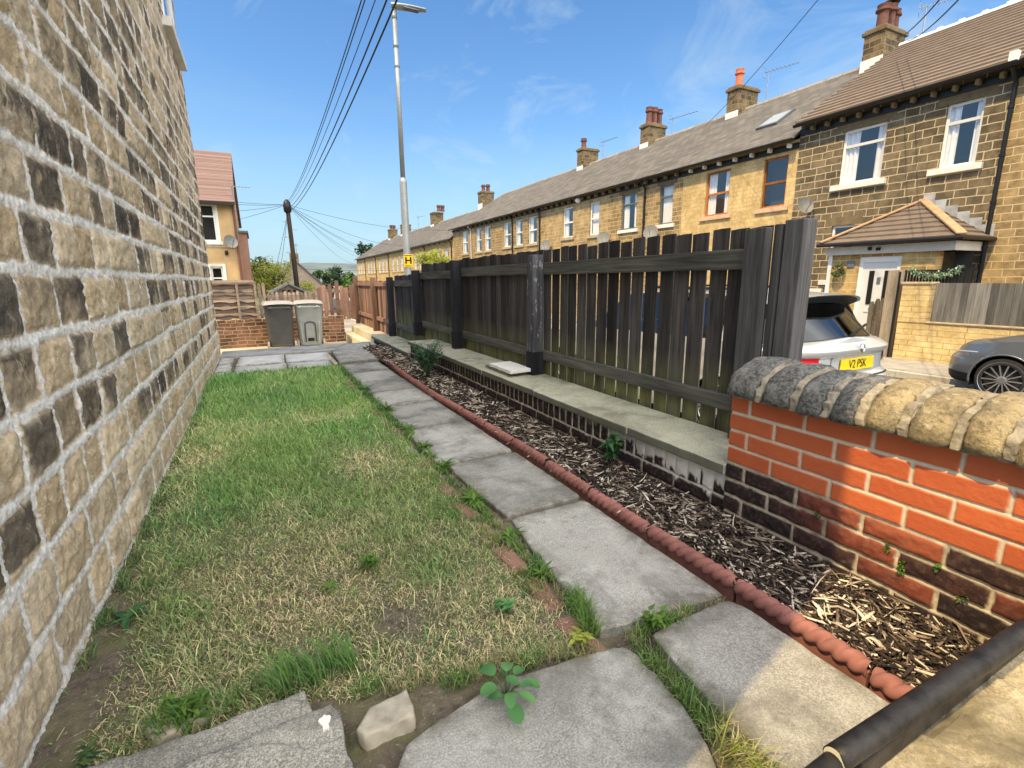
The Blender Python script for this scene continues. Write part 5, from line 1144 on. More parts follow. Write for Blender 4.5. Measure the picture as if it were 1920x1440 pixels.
dr = d.build('door', M['upvc'], h1, bevel=.004)
for (a, c) in ((5.80, 5.90), (6.10, 6.20)): MB().box(PX+.036, PX+.046, a, c, .48, 1.2).build('door_glass', M['ink'], dr)
MB().box(PX+.034, PX+.044, 5.965, 6.035, .92, 1.06).build('door_number', M['lampdark'], dr); MB().box(PX+.02, PX+.044, 5.88, 6.12, .36, .395).build('letterbox', M['metal'], dr)
MB().lathe((PX-.12, 6.18, 1.63), [(.035, 0), (.04, .07)], 10).build('porch_lamp', M['ink'], h1); MB().box(PX-.12, PX-.09, 5.98, 6.06, 1.62, 1.68).build('camera_box', M['ink'], h1)
AP = Vector((FX-.01, 5.86, 2.66)); e0, e1 = 4.58, 7.20; xe = PX-.24; ze = 1.80
b = MB(); N = 8
for k in range(N):
    f0, f1 = k/N, (k+1)/N
    def L_(y, f): return y+(AP.y-y)*f
    def X_(f): return xe+(AP.x-xe)*f
    def Z_(f): return ze+(AP.z-ze)*f
    b.add([(X_(f0), L_(e0, f0), Z_(f0)+.035), (X_(f0), L_(e1, f0), Z_(f0)+.035), (X_(f1), L_(e1, f1), Z_(f1)), (X_(f1), L_(e0, f1), Z_(f1))], [(0, 1, 2, 3)], .4+.5*random.random())
    b.add([(X_(f0), L_(e0, f0), Z_(f0)-.02), (X_(f0), L_(e1, f0), Z_(f0)-.02), (X_(f0), L_(e1, f0), Z_(f0)+.035), (X_(f0), L_(e0, f0), Z_(f0)+.035)], [(0, 1, 2, 3)], 0)
    for e, sg in ((e0, -1), (e1, 1)):
        b.add([(X_(f0), L_(e, f0), Z_(f0)+.035), (FX, L_(e, f0), Z_(f0)+.035), (FX, L_(e, f1), Z_(f1)), (X_(f1), L_(e, f1), Z_(f1))], [(0, 1, 2, 3)], .4+.5*random.random())
        b.add([(X_(f0), L_(e, f0), Z_(f0)-.02), (FX, L_(e, f0), Z_(f0)-.02), (FX, L_(e, f0), Z_(f0)+.035), (X_(f0), L_(e, f0), Z_(f0)+.035)], [(0, 1, 2, 3)], 0)
pr = b.build('porch_roof', M['browntile'], h1, recalc=False)
for e in (e0, e1): MB().bar((xe, e, ze+.05), tuple(AP+Vector((0, 0, .03))), .17, .05, tint=.7).build('hip_tile', M['tantile'], pr, bevel=.02)
sf = MB(); sl_ = [(FX-.012, e0+.0, ze+.02), (FX-.012, AP.y+.05, AP.z+.02)]
for k in range(6):
    f = k/6; g_ = (k+1)/6; y0_, y1_ = e0+(AP.y-e0)*f, e0+(AP.y-e0)*g_; za_, zb__ = ze+(AP.z-ze)*f, ze+(AP.z-ze)*g_
    sf.prism([(FX-.015, y0_+.003, za_+.02), (FX-.015, y1_, zb__+.02), (FX-.015, y1_, zb__+.13), (FX-.015, y0_+.003, zb__+.13)], (.012, 0, 0), random.random())
sf.build('step_flashing', M['lead'], pr)
g = MB(); g.tube([(xe-.03, e1+.03, ze-.02), (xe-.03, e0-.03, ze-.02), (FX, e0-.03, ze-.02)], .04, 8); g.build('porch_gutter', M['blackplastic'], h1)
# things by the porch
t = thing('topiary_ball', 'small round green topiary ball hanging left of the white porch door', 'topiary ball', (PX-.12, 6.78, 1.12)); b = MB()
for k in range(260):
    v = Vector((random.gauss(0, 1), random.gauss(0, 1), random.gauss(0, 1))).normalized(); p = Vector((PX-.14, 6.78, 1.21))+v*.105; leaf(b, p, v+Vector((random.uniform(-.5, .5),)*3), (0, 0, 1), .05, .03, None, .2, 3)
b.build('leaves', M['leafdeep'], t); MB().tube([(PX-.14, 6.78, 1.3), (PX-.005, 6.78, 1.36)], .008, 5).build('hook', M['blackplastic'], t)
tag(MB().box(PX-.03, PX-.004, 6.50, 6.66, 1.28, 1.42).build('wall_plaque', M['lampdark'], None, bevel=.006), 'small grey plaque on the porch wall beside the door', 'plaque')
fence_r = thing('garden_railing', 'black slatted screen in front of the porch carrying a leafy garland', 'screen', (11.55, 4.9, -.4))
for k in range(22): MB().box(11.54, 11.56, 4.24+.052*k, 4.276+.052*k, -.35, 1.16).build('slat', M['blackplastic'], fence_r)
MB().box(11.535, 11.565, 4.2, 5.40, 1.161, 1.20).build('top_rail', M['blackplastic'], fence_r); MB().box(11.562, 11.58, 4.2, 5.40, .2, .26).build('bottom_rail', M['blackplastic'], fence_r)
b = MB()
for k in range(420):
    f = random.random(); p = Vector((11.49, 4.42+.80*f, 1.22-.14*math.sin(math.pi*f)))+Vector((random.gauss(0, .025), random.gauss(0, .02), random.gauss(0, .03))); leaf(b, p, (random.uniform(-1, .3), random.uniform(-1, 1), random.uniform(-1, .6)), (0, 0, 1), .055, .03, None, .3, 3)
tag(b.build('garland', M['garlandleaf'], None), 'pale green leafy garland draped along the black slatted screen', 'garland')
# front garden wall with panels, gate post and gate
fw = thing('front_wall', 'yellow split-stone front garden wall with a tall pier and grey timber panels', 'garden wall', (11, 3, -.62))
MB().box(10.90, 11.10, -4, 5.02, -.8, .235).build('wall', M['yellowwall'], fw); MB().box(10.885, 11.115, 4.58, 5.02, .236, .93).build('pier', M['yellowwall'], fw)
MB().box(10.86, 11.14, 4.55, 5.05, .93, .975, .6).build('pier_cap', M['sillstone'], fw, bevel=.01); MB().box(10.87, 11.13, -4, 4.57, .236, .262, .8).build('wall_cap', M['sillstone'], fw, bevel=.004)
b = MB(); yy = -4.0
while yy < 4.5: b.box(10.955+random.uniform(-.002, .002), 10.975, yy, yy+.094, .264, .955, random.random()); yy += .097
b.build('timber_panel', M['greyfence'], fw, bevel=.0015); MB().box(10.977, 11.0, -4, 4.5, .40, .47).build('panel_rail', M['greyfence'], fw)
gt = thing('gate_post', 'old grey timber gate post with peeling paint beside the yellow stone pier', 'gate post', (10.98, 5.2, -.6)); MB().box(10.88, 11.05, 5.09, 5.30, -.8, 1.2, .7).build('post', M['gatewood'], gt, bevel=.012); MB().box(10.86, 10.879, 5.07, 5.10, -.5, 1.16, .2).build('hinge_strip', M['blackplastic'], gt)
ga = thing('garden_gate', 'weathered wooden gate board with a rounded top behind the silver car', 'gate', (11.1, 5.45, -.6)); b = MB()
for k in range(3):
    y0 = 5.36+.10*k; h = .62+.06*(1-abs(k-.4)); b.prism([(11.08, y0, -.5), (11.08, y0+.095, -.5), (11.08, y0+.095, h-.08), (11.08, y0+.07, h), (11.08, y0+.025, h), (11.08, y0, h-.08)], (.025, 0, 0))
b.build('gate_boards', M['gatewood'], ga, bevel=.003); MB().box(11.106, 11.14, 5.35, 5.66, .1, .18).build('gate_rail', M['gatewood'], ga)

# the house right of house one (its edge only)
h0, r0 = terrace_house('pale pointed stone house beyond the black drainpipe at the right edge', .4, 4.64, 4.92, 7.50, 'midstone', 'browntile', [(1.4, 2.3, 3.27, 4.5, W1)], steps=19, corbel='lintel', corbel_dy=.4, ridge_bob=True)
MB().box(FX-.36, FX-.24, 4.60, 4.72, 4.90, 5.06).build('verge_flash', M['white_flash'], h0)

# houses two to six
BR = dict(frame='brownframe', style='half', sill='peach', lint=None); 
h2, r2 = terrace_house('clean yellow stone terraced house with orange brown window frames and a rooflight', 8.83, 12.80, 4.63, 7.25, 'cleanstone', 'slate',
    [(9.09, 9.82, 2.98, 4.29, dict(BR, cur=None)), (10.93, 11.83, 2.98, 4.29, dict(BR, cur='both'))], corbel='offwhite', corbel_dy=.56)
sk = MB(); sk.box(14.1, 14.9, 10.35, 11.05, 0, .06)
def on_roof(p, ze=4.63, zr=7.25, xe=FX-.26, xr=17.0):
    s = (zr-ze)/(xr-xe); n = math.hypot(1, s); return (p[0]-p[2]*s/n, p[1], ze+(p[0]-xe)*s+p[2]/n+.005)
fr = MB(); fr.add([on_roof(p) for p in sk.v], sk.f, .2); skf = fr.build('rooflight', M['lampdark'], h2)
pn = MB(); pn.box(14.17, 14.83, 10.41, 10.99, .062, .068); pn2 = MB(); pn2.add([on_roof(p) for p in pn.v], pn.f, .5); pn2.build('pane', M['skylightglass'], skf)
chimney(h2, 13.75, 14.25, 8.0, [(16.75, 14.02, .62, .14, 'potorange', False)], zb=6.0, roofz=6.95); aerial(h2, (17.65, 13.5, 7.6), .95, -1.25, 1.0)
G3 = dict(frame='lampdark', style='top', cur='both', sill='white', lint='lintel')
h3, r3 = terrace_house('brown stone terraced house with grey-framed windows and a black drainpipe', 12.80, 16.75, 4.63, 7.25, 'midstone', 'slate', [(13.22, 13.86, 2.93, 4.24, dict(G3, cur='net')), (15.06, 15.93, 2.93, 4.24, G3)], corbel='lintel', corbel_dy=.5)
drainpipe(h3, 14.58, -.6, 4.6); chimney(h3, 18.5, 19.0, 7.95, [(16.7, 18.75, .72, .15, 'potred', False), (17.0, 18.75, .74, .15, 'potred', False), (17.3, 18.75, .7, .14, 'potred', False)], zb=6.0, roofz=6.95)
aerial(h3, (17.6, 18.2, 7.5), .7, -1.3, 1.2)
UW = dict(frame='upvc', style='half', cur='left', sill='stone', lint=None)
h4, r4 = terrace_house('light brown stone terraced house with two slim white windows and a white alarm globe', 16.75, 21.6, 4.63, 7.25, 'tanstone', 'slate', [(17.35, 18.02, 2.90, 4.24, dict(UW, cur='net')), (19.30, 20.12, 2.95, 4.26, UW)], corbel='lintel', corbel_dy=.5)
MB().lathe((FX-.12, 18.75, 4.32), [(.02, 0), (.10, .04), (.13, .12), (.10, .21), (.02, .25)], 14).build('alarm_globe', M['upvc'], h4, smooth=True)
chimney(h4, 23.6, 24.1, 8.05, [(16.7, 23.85, .5, .15, 'potred', False)], zb=6.0, roofz=6.95); aerial(h4, (17.6, 23.3, 7.6), .8, -1.4, 1.0)
for k, (pa, y_) in enumerate(((h3, 13.92), (h3, 16.65), (h4, 21.2))): sat_dish(pa, y_, 2.66, .26)
h5, r5 = terrace_house('stone terraced house with three narrow white windows between two black drainpipes', 21.6, 27.2, 4.63, 7.25, 'midstone', 'slate', [(22.55, 23.45, 2.90, 4.24, UW), (24.1, 24.9, 2.9, 4.24, UW), (25.5, 26.4, 2.9, 4.24, UW)], corbel='lintel', corbel_dy=.6)
drainpipe(h5, 22.2, -.6, 4.6); drainpipe(h5, 25.2, -.6, 4.6)
h6, r6 = terrace_house('last stone house before the terrace steps down, with arched-look white windows', 27.2, 34.7, 4.63, 7.25, 'midstone', 'slate', [(28.2, 29.1, 2.85, 4.3, UW), (29.6, 30.5, 2.85, 4.3, UW), (31.9, 32.9, 2.85, 4.3, UW)], corbel='lintel', corbel_dy=.7)
drainpipe(h6, 31.2, -.8, 4.6, mat='offwhite'); chimney(h6, 37.2, 37.95, 7.9, [(16.75, 37.55, .5, .16, 'potred', False), (17.15, 37.55, .55, .16, 'potred', False)], zb=5.6, roofz=6.8)
labs = ['first house of the lower sunlit far terrace, just past the roof step', 'second house of the far lower terrace with a yellow-lit facade', 'third house of the far lower terrace, seen right of the lamp post', 'fourth house of the far lower terrace, behind the yellow hydrant sign', 'fifth house of the far lower terrace, left of the lamp post', 'end house at the far left tip of the street terrace']
for k in range(6):
    y0 = 34.7+6.55*k; w = [(y0+1.0+1.75*j, y0+2.0+1.75*j, 2.0, 3.35, dict(frame='upvc', style='half', cur='left', sill='stone', lint=None)) for j in range(3)]
    hh, rr = terrace_house(labs[k], y0, y0+6.55, 4.02, 6.72, 'farstone', 'slate', w, zb=-1.6, corbel='lintel', corbel_dy=1.3, detail=False)
    drainpipe(hh, y0+.3, -1.5, 4.0)
    if k in (2, 4, 5): chimney(hh, y0+.3+(1.2 if k == 2 else 0), y0+1.3+(1.2 if k == 2 else 0), 7.75, [(16.8, y0+.8, .55, .2, 'potred', False), (17.2, y0+.8, .55, .2, 'potred', False)], zb=5.4, roofz=6.4)
    if k in (3, 5): aerial(hh, (17.3, y0+3, 6.6), 1.6, -1.2, 1.2)

# ------------------------------------------------------------------ lamp post with hydrant plate
lp_ = thing('lamp_post', 'tall grey lamp post behind the fence with a short lantern arm', 'lamp post', (3.3, 12.0, -.55))
MB().lathe((3.3, 12.0, -.55), [(.085, 0), (.085, 3.9), (.078, 3.93), (.055, 3.98), (.054, 4.0)], 18).build('base_column', M['lampgrey'], lp_, smooth=False)
MB().tube([(3.3, 12.0, 3.4), (3.3, 12.0, 7.02)], [.055, .048], 16).build('column', M['lampgrey'], lp_, smooth=True)
b = MB()
for z in (5.75, 6.15, 6.72): b.lathe((3.3, 12.0, z), [(.058, 0), (.060, .03), (.058, .045)], 14)
b.build('collar', M['lampdark'], lp_)
b = MB(); ax = Vector((.93, -.36, -.02)).normalized(); sd = Vector((.36, .93, 0)).normalized(); o_ = Vector((3.3, 12.0, 6.95))
def lan(u, v):
    a = 2*math.pi*v; s = u; w = .075+.055*math.sin(math.pi*min(1, s*.9+.12)); h = .055*(1-.45*s)
    return tuple(o_+ax*(s*.74-.05)+sd*(math.cos(a)*w)+Vector((0, 0, math.sin(a)*h+.02-.05*s)))
b.grid(lan, 14, 14, .6); b.build('lantern', M['lampgrey'], lp_, smooth=True)
MB().box(3.45, 3.80, 11.74, 11.88, 6.868, 6.89).build('lens', M['lampdark'], lp_)
hp = thing('hydrant_sign', 'square yellow hydrant plate with a black H on the lower lamp post', 'sign', (3.22, 11.93, 1.38))
def text_mesh(name, body, mat, parent, origin, right, up, height, width_scale=1.0, ext=.002, align='CENTER', bold=0.0):
    cu = bpy.data.curves.new(name, 'FONT'); cu.body = body; cu.size = 1.0; cu.extrude = 0.0; cu.align_x = align; cu.align_y = 'CENTER'; cu.offset = bold
    ob = bpy.data.objects.new(name, cu); col.objects.link(ob); dg = bpy.context.evaluated_depsgraph_get(); me = bpy.data.meshes.new_from_object(ob.evaluated_get(dg)); bpy.data.objects.remove(ob); 
    r_, u_ = Vector(right).normalized(), Vector(up).normalized(); n_ = r_.cross(u_)
    mm = Matrix((r_*height*width_scale*1.38, u_*height*1.38, n_)).transposed().to_4x4(); mm.translation = Vector(origin)-ORG[parent]; me.transform(mm)
    o = link(name, me, mat, parent, ORG[parent]); return o
pr_ = Vector((math.cos(R(-20)), math.sin(R(-20)), 0)); pc = Vector((3.30, 11.90, 1.55)); pn_ = Vector((pr_.y, -pr_.x, 0))
b = MB(); q = [pc-pr_*.105+Vector((0, 0, -.15)), pc+pr_*.105+Vector((0, 0, -.15)), pc+pr_*.105+Vector((0, 0, .15)), pc-pr_*.105+Vector((0, 0, .15))]
b.prism([tuple(v) for v in q], tuple(-pn_*.006)); b.build('plate', M['signyellow'], hp)
text_mesh('letter', 'H', M['ink'], hp, pc+pn_*.004, pr_, (0, 0, 1), .155, 1.1, bold=.03)
b = MB()
for z in (-.125, .115): b.add([tuple(pc+pn_*.004+pr_*x_+Vector((0, 0, z+dz))) for x_, dz in ((-.09, 0), (.09, 0), (.09, .014), (-.09, .014))], [(0, 1, 2, 3)])
b.build('border', M['ink'], hp)

# ------------------------------------------------------------------ telegraph pole and cables
tp = thing('telegraph_pole', 'dark wooden telegraph pole with step irons and a black cable head', 'telegraph pole', (1.62, 24, -1.3))
MB().tube([(1.62, 24, -1.4), (1.50, 24, 4.3)], [.115, .085], 12).build('pole', M['tarpole'], tp, smooth=True)
MB().lathe((1.50, 24, 3.95), [(.08, 0), (.15, .06), (.165, .28), (.13, .46), (.05, .56)], 14).build('cable_head', M['blackplastic'], tp, smooth=True)
for k in range(9): z = 3.6-.32*k; s = 1 if k % 2 else -1; MB().tube([(1.52+.012*k*.4, 24, z), (1.52+.012*k*.4+s*.26, 24, z)], .014, 5).build('step_iron', M['metal'], tp)
def cable(label, P, Q, sag, r, group, n=26):
    P, Q = Vector(P), Vector(Q); pts = [P.lerp(Q, k/n)-Vector((0, 0, 4*sag*(k/n)*(1-k/n))) for k in range(n+1)]
    return tag(MB().tube(pts, r, 5).build('overhead_cable', M['cable'], None, smooth=True, origin=tuple(P)), label, 'cable', group)
HD = (1.50, 24, 4.30)
for k, (x6, z6, zz, r) in enumerate(((1.20, 4.02, 4.42, .006), (1.235, 4.03, 4.40, .006), (1.33, 4.04, 4.34, .005), (1.42, 4.05, 4.22, .009), (1.52, 4.07, 4.10, .010))):
    P = Vector((1.50+.04*k, 24, zz)); Q = Vector((x6, 6, z6+.30)); e = Q+(Q-P)*.55
    cable(f'{ORD[k]} from the left of the five cables rising overhead from the telegraph pole', P, e, .62 if k < 3 else .66, r, 'cables rising overhead from the pole', 40)
for k, (q, s) in enumerate((((13, 40, 4.2), .9), ((13, 47, 4.0), 1.0), ((13, 54, 3.9), .7), ((13, 60, 3.9), .8), ((13, 66, 3.8), .6), ((13, 31, 4.4), .5), ((13, 73, 3.6), .9))):
    cable(f'{ORD[k]} cable of the fan running right from the telegraph pole to the terrace', HD, q, s, .0075, 'cables fanning right from the pole')
for k, q in enumerate(((-2.5, 22.5, 4.35), (-2.5, 22.3, 3.6), (-2.5, 22.1, 4.1), (-3, 30, 3.6))):
    cable(f'{ORD[k]} cable of the fan running left from the telegraph pole to the yellow house', HD, q, .12, .007, 'cables fanning left from the pole')
for k, q in enumerate(((.1, 34, -.3), (.7, 36, -.3))): cable(('left' if k == 0 else 'right')+' of the two steep cables dropping behind the telegraph pole', (1.5, 24, 4.0), q, .5, .009, 'cables dropping behind the pole')
cable('far low cable crossing behind the telegraph pole just above the trees', (-4, 40, 2.6), (16, 44, 2.2), .5, .011, None)
cable('cable sloping down from the top edge to the second house chimney', (12.9, 11.9, 5.7), (8.2, 4.4, 6.1), .12, .007, 'cables crossing to the terrace at the right')
cable('left of the two cables in the top right corner beside the chimney', (15, 7.9, 6.94), (6, 2.72, 3.75), .1, .009, 'cables crossing to the terrace at the right')
cable('right of the two cables in the top right corner over the ridge', (15, 7.65, 6.78), (6, 2.55, 3.68), .1, .009, 'cables crossing to the terrace at the right')
# ------------------------------------------------------------------ cars
class Car:
    """x across, y from the visible end (0) to L, z up from the road; flip turns it by 180 degrees"""
    def __init__(s, label, loc, flip, L, W, zb, zs, rear, front, paint, wheels, wr, c0=.34, c1=.5):
        s.loc = Vector(loc); s.flip = -1 if flip else 1; s.L, s.W, s.zb, s.zs = L, W, zb, zs
        s.rear, s.front, s.c0, s.c1 = rear, front, c0, c1
        s.bb = .27; s.t = thing('parked_car', label, 'car', loc); s.wheels, s.wr = wheels, wr; s.paint = M[paint]
    def P(s, x, y, z): return (s.loc.x+s.flip*x, s.loc.y+s.flip*y, s.loc.z+z)
    @staticmethod
    def interp(tab, v):
        for (a, b), (c, d) in zip(tab, tab[1:]):
            if v <= c: f = max(0, min(1, (v-a)/(c-a))); f = f*f*(3-2*f)*.5+f*.5; return b+(d-b)*f
        return tab[-1][1]
    def wz(s, z): h = (z-s.zb)/(1.0-s.zb); return s.W*(1-.055*max(0, h-.45)**1.5*2.2-.05*max(0, .25-h)*2)
    def yr(s, x, z): return s.interp(s.rear, z)+s.c0*min(1, abs(x)/s.wz(z))**4.2
    def yf(s, x, z): return s.L-s.interp(s.front, z)-s.c1*min(1, abs(x)/s.wz(z))**3.2
    def Z(s, y, t): return s.zb+(s.interp(s.zs, y)-s.zb)*t
    def body(s):
        NT_, NE, NS = 34, 40, 110; pts = []; b = MB(); rows = []
        for i in range(NT_+1):
            t = i/NT_; ring = []
            for k in range(NE):
                z = s.zb+(s.interp(s.zs, .1)-s.zb)*t; u = -1+2*k/NE; x = math.copysign(1-(1-abs(u))**1.35, u)*s.wz(z); ring.append((x, s.yr(x, z), s.Z(s.yr(x, z), t)))
            for k in range(NS):
                z0 = s.zb+(.95-s.zb)*t; w = s.wz(z0); ya, yb_ = s.yr(w, z0), s.yf(w, z0); y = ya+(yb_-ya)*k/NS; z = s.Z(y, t); ring.append((s.wz(z), y, z))
            for k in range(NE):
                z = s.zb+(s.interp(s.zs, s.L-.1)-s.zb)*t; u = 1-2*k/NE; x = math.copysign(1-(1-abs(u))**1.35, u)*s.wz(z); ring.append((x, s.yf(x, z), s.Z(s.yf(x, z), t)))
            for k in range(NS):
                z0 = s.zb+(.95-s.zb)*t; w = s.wz(z0); ya, yb_ = s.yr(w, z0), s.yf(w, z0); y = yb_+(ya-yb_)*k/NS; z = s.Z(y, t); ring.append((-s.wz(z), y, z))
            rows.append(ring)
        n = len(rows[0]); ra = s.wr+.045
        def snap(p):
            if abs(p[0]) > s.W*.8:
                for wy in s.wheels:
                    dy, dz = p[1]-wy, p[2]-s.wr; r = math.hypot(dy, dz)
                    if ra-.03 < r < ra+.02: return (p[0], wy+dy*ra/r, s.wr+dz*ra/r)
            return p
        for r in rows: b.v += [s.P(*snap(p)) for p in r]
        def cut(p): return abs(p[0]) > s.W*.8 and any(math.hypot(p[1]-wy, p[2]-s.wr) < ra-.006 for wy in s.wheels)
        for i in range(NT_):
            for k in range(n):
                k2 = (k+1) % n
                q = [rows[i][k], rows[i][k2], rows[i+1][k2], rows[i+1][k]]; c = [sum(v[j] for v in q)/4 for j in range(3)]
                if not cut(c): b.f.append((i*n+k, i*n+k2, (i+1)*n+k2, (i+1)*n+k))
        b.t = [.5]*len(b.v)
        # hood / deck: join symmetric points across
        top = rows[-1]; NC = 8
        def across(p): return [s.P(p[0]*(1-2*j/NC), p[1], p[2]+.05*(1-(1-2*j/NC)**2)) for j in range(NC+1)]
        line = [top[NE//2+k] for k in range(NE//2+1)]+[top[NE+k] for k in range(1, NS)]+[top[NE+NS+k] for k in range(NE//2+1)]
        vs = [q for p in line for q in across(p)]; m_ = NC+1
        b.add(vs, [(i*m_+j, i*m_+j+1, (i+1)*m_+j+1, (i+1)*m_+j) for i in range(len(line)-1) for j in range(NC)], .5)
        o = b.build('body', s.paint, s.t, smooth=True); md = o.modifiers.new('split', 'EDGE_SPLIT'); md.split_angle = R(38)
        for wy in s.wheels:
            for sx in (-1, 1):
                lip = [s.P(sx*(s.W*.985), wy+ra*math.cos(a), s.wr+ra*math.sin(a)) for a in np.linspace(-.25, math.pi+.25, 26)]
                MB().tube(lip, .014, 6).build('arch_lip', s.paint, s.t, smooth=True)
                b2 = MB(); b2.grid(lambda u, v: s.P(sx*(s.W*.97-.34*v), wy+(ra+.006)*math.cos(-.35+(math.pi+.7)*u), s.wr+(ra+.006)*math.sin(-.35+(math.pi+.7)*u)), 20, 2); b2.build('arch_liner', M['ink'], s.t)
                MB().lathe(s.P(sx*(s.W*.6), wy, s.wr), [(.02, 0), (ra, .004), (ra, .01), (.02, .014)], 20, 'X').build('arch_back', M['ink'], s.t)
    def patch_end(s, name, x0, x1, z0, z1, off, mat, nx=14, nz=6, end='rear', zsl=0.0, parent=None):
        b = MB()
        def f(u, v):
            x = x0+(x1-x0)*u; z = z0+(z1-z0)*v+zsl*u; y = s.yr(x, z)-off if end == 'rear' else s.yf(x, z)+off
            return s.P(x, y, z)
        b.grid(f, nx, nz, .5); return b.build(name, M[mat], parent or s.t, smooth=True)
    def wheel(s, wy, sx, spokes, dark='rimdark'):
        w = MB(); xo = sx*(s.W-.015); r = s.wr; wd = .20
        prof = [(r*.70, 0), (r*.76, .0), (r*.93, .006), (r*.985, .03), (r, .06), (r, wd-.05), (r*.97, wd), (r*.7, wd)]
        base = s.P(xo, wy, r); k = -sx*s.flip
        w.lathe(base, [(a, b_*k) for a, b_ in prof], 40, 'X', cap=False); o = w.build('wheel', M['tyre'], s.t, smooth=False)
        MB().lathe(s.P(xo-sx*.07, wy, r), [(.01, 0), (r*.70, .002*k), (r*.70, .02*k), (.01, .022*k)], 30, 'X').build('brake_disc', M[dark], o)
        m = MB()
        ring = [(r*.80, 0), (r*.83, -.004), (r*.80, .012), (r*.765, .03), (r*.74, .06)]
        m.lathe(base, [(a, b_*k) for a, b_ in ring], 48, 'X', cap=False)
        for q in range(spokes):
            a = 2*math.pi*q/spokes
            for da in ((-.05, .05) if spokes < 8 else (0,)):
                p0 = s.P(xo-sx*.022, wy+r*.12*math.cos(a), r+r*.12*math.sin(a)); p1 = s.P(xo-sx*.008, wy+r*.785*math.cos(a+da*1.7), r+r*.785*math.sin(a+da*1.7)); m.bar(p0, p1, .016, .010, up=(1, 0, 0))
        m.lathe(s.P(xo-sx*.028, wy, r), [(r*.2, 0), (r*.19, -.014*k), (r*.12, -.02*k), (.01, -.021*k)], 24, 'X')
        m.build('rim', M['rim'], o)
    def house(s, base, roof, zr0, zr1):
        """glasshouse: base=(y0,w0,z0,y1,w1,z1) lower edge ends; roof=(y0,w0,y1,w1)"""
        y0, w0, z0, y1, w1, z1 = base; ry0, rw0, ry1, rw1 = roof
        def crown(x, w): return .055*(1-(x/w)**2)
        b = MB(); b.grid(lambda u, v: s.P((2*u-1)*(rw0+(rw1-rw0)*v), ry0+(ry1-ry0)*v-(.05*(2*u-1)**2*(1-2*v)), zr0+(zr1-zr0)*v+.05*math.sin(math.pi*v)+.05*(1-abs(2*u-1)**2.6)), 20, 16, .5)
        b.build('roof', s.paint, s.t, smooth=True)
        def pane(name, yb, wb, zb_, yt, wt, zt, sg, inset=1.0, mat='carglass', bb=.10, tb=.05):
            g = MB()
            def f(u, v):
                x = (2*u-1); w = (wb+(wt-wb)*v)*inset; y = yb+(yt-yb)*v-sg*(bb*(1-v)+tb*v)*(1-abs(x)**2.6); z = zb_+(zt-zb_)*v+.05*(1-abs(x)**2.6)*v+.05*(1-x*x)*(1-v)
                return s.P(x*w, y, z)
            g.grid(f, 20, 10, .5); return g.build(name, M[mat], s.t, smooth=True)
        pane('rear_window', y0+.10, w0, z0, ry0+.05, rw0, zr0, 1, bb=s.bb, tb=.06); pane('windscreen', y1-.10, w1, z1, ry1-.05, rw1, zr1, -1)
        for sx in (-1, 1):
            g = MB(); g.grid(lambda u, v: s.P(sx*((w0+(w1-w0)*u)*(1-v)+(rw0+(rw1-rw0)*u)*v), (y0+.1+(y1-y0-.2)*u)*(1-v)+(ry0+.0+(ry1-ry0)*u)*v, (z0+(z1-z0)*u)*(1-v)+(zr0+(zr1-zr0)*u)*v), 12, 4, .5); g.build('side_window', M['carglass'], s.t, smooth=True)
            q = MB(); q.grid(lambda u, v: s.P(sx*((w0+(w1-w0)*u*.16)*(1-v)+(rw0+(rw1-rw0)*u*.16)*v+.006), (y0+.1+(y1-y0-.2)*u*.16)*(1-v)+(ry0+.03+(ry1-ry0)*u*.16)*v, (z0+(z1-z0)*u*.16)*(1-v)+(zr0+(zr1-zr0)*u*.16)*v), 6, 6, .5); q.build('rear_quarter', s.paint, s.t, smooth=True)
            for (fa, fb, wd) in ((.5, .46, .05), (1, 1, .06)):
                p = MB(); a = s.P(sx*(w0+(w1-w0)*fa), y0+.1+(y1-y0-.2)*fa, z0+(z1-z0)*fa); c = s.P(sx*(rw0+(rw1-rw0)*fb), ry0+(ry1-ry0)*fb, zr0+(zr1-zr0)*fb)
                p.bar(a, c, .022, wd, up=(1, 0, 0)); p.build('pillar', s.paint if fa == 1 else M['blackplastic'], s.t, bevel=.006)
    def plate(s, x, z, y, text, w=.52, h=.112):
        q = MB(); q.prism([s.P(x-w/2, y, z-h/2), s.P(x+w/2, y, z-h/2), s.P(x+w/2, y, z+h/2), s.P(x-w/2, y, z+h/2)], (0, -.008*s.flip, 0)); o = q.build('number_plate', M['plateyellow'], s.t, bevel=.003)
        if text: text_mesh('plate_text', text, M['ink'], o, Vector(s.P(x, y-.0105, z)), (s.flip, 0, 0), (0, 0, 1), .079, .84, bold=.004)

c = Car('silver-white hatchback seen from behind over the brick wall, with a yellow rear plate', (4.80, 2.42, -.52), False, 4.3, .90, .20,
        [(0, 1.02), (.5, 1.02), (2.4, .99), (3.1, .97), (3.9, .84), (4.3, .70)],
        [(.2, .08), (.34, .02), (.62, .0), (.71, .03), (.75, .085), (.905, .085), (.93, .05), (.965, .03), (1.0, .08), (1.03, .14)],
        [(.2, .1), (.35, .02), (.6, .0), (.7, .06), (.85, .15)], 'silverpaint', (.82, 3.5), .32, .36, .55)
c.body()
c.bb = .31; c.house((.36, .825, 1.02, 3.15, .82, .98), (.62, .69, 2.45, .66), 1.405, 1.42)
sp = MB(); sp.grid(lambda u, v: c.P((2*u-1)*(.69+.01*v), .66-.34*v+.16*abs(2*u-1)**3*v, 1.415+.05*(1-abs(2*u-1)**2.6)-.02*v-.03*abs(2*u-1)**4*v), 20, 6, .5)
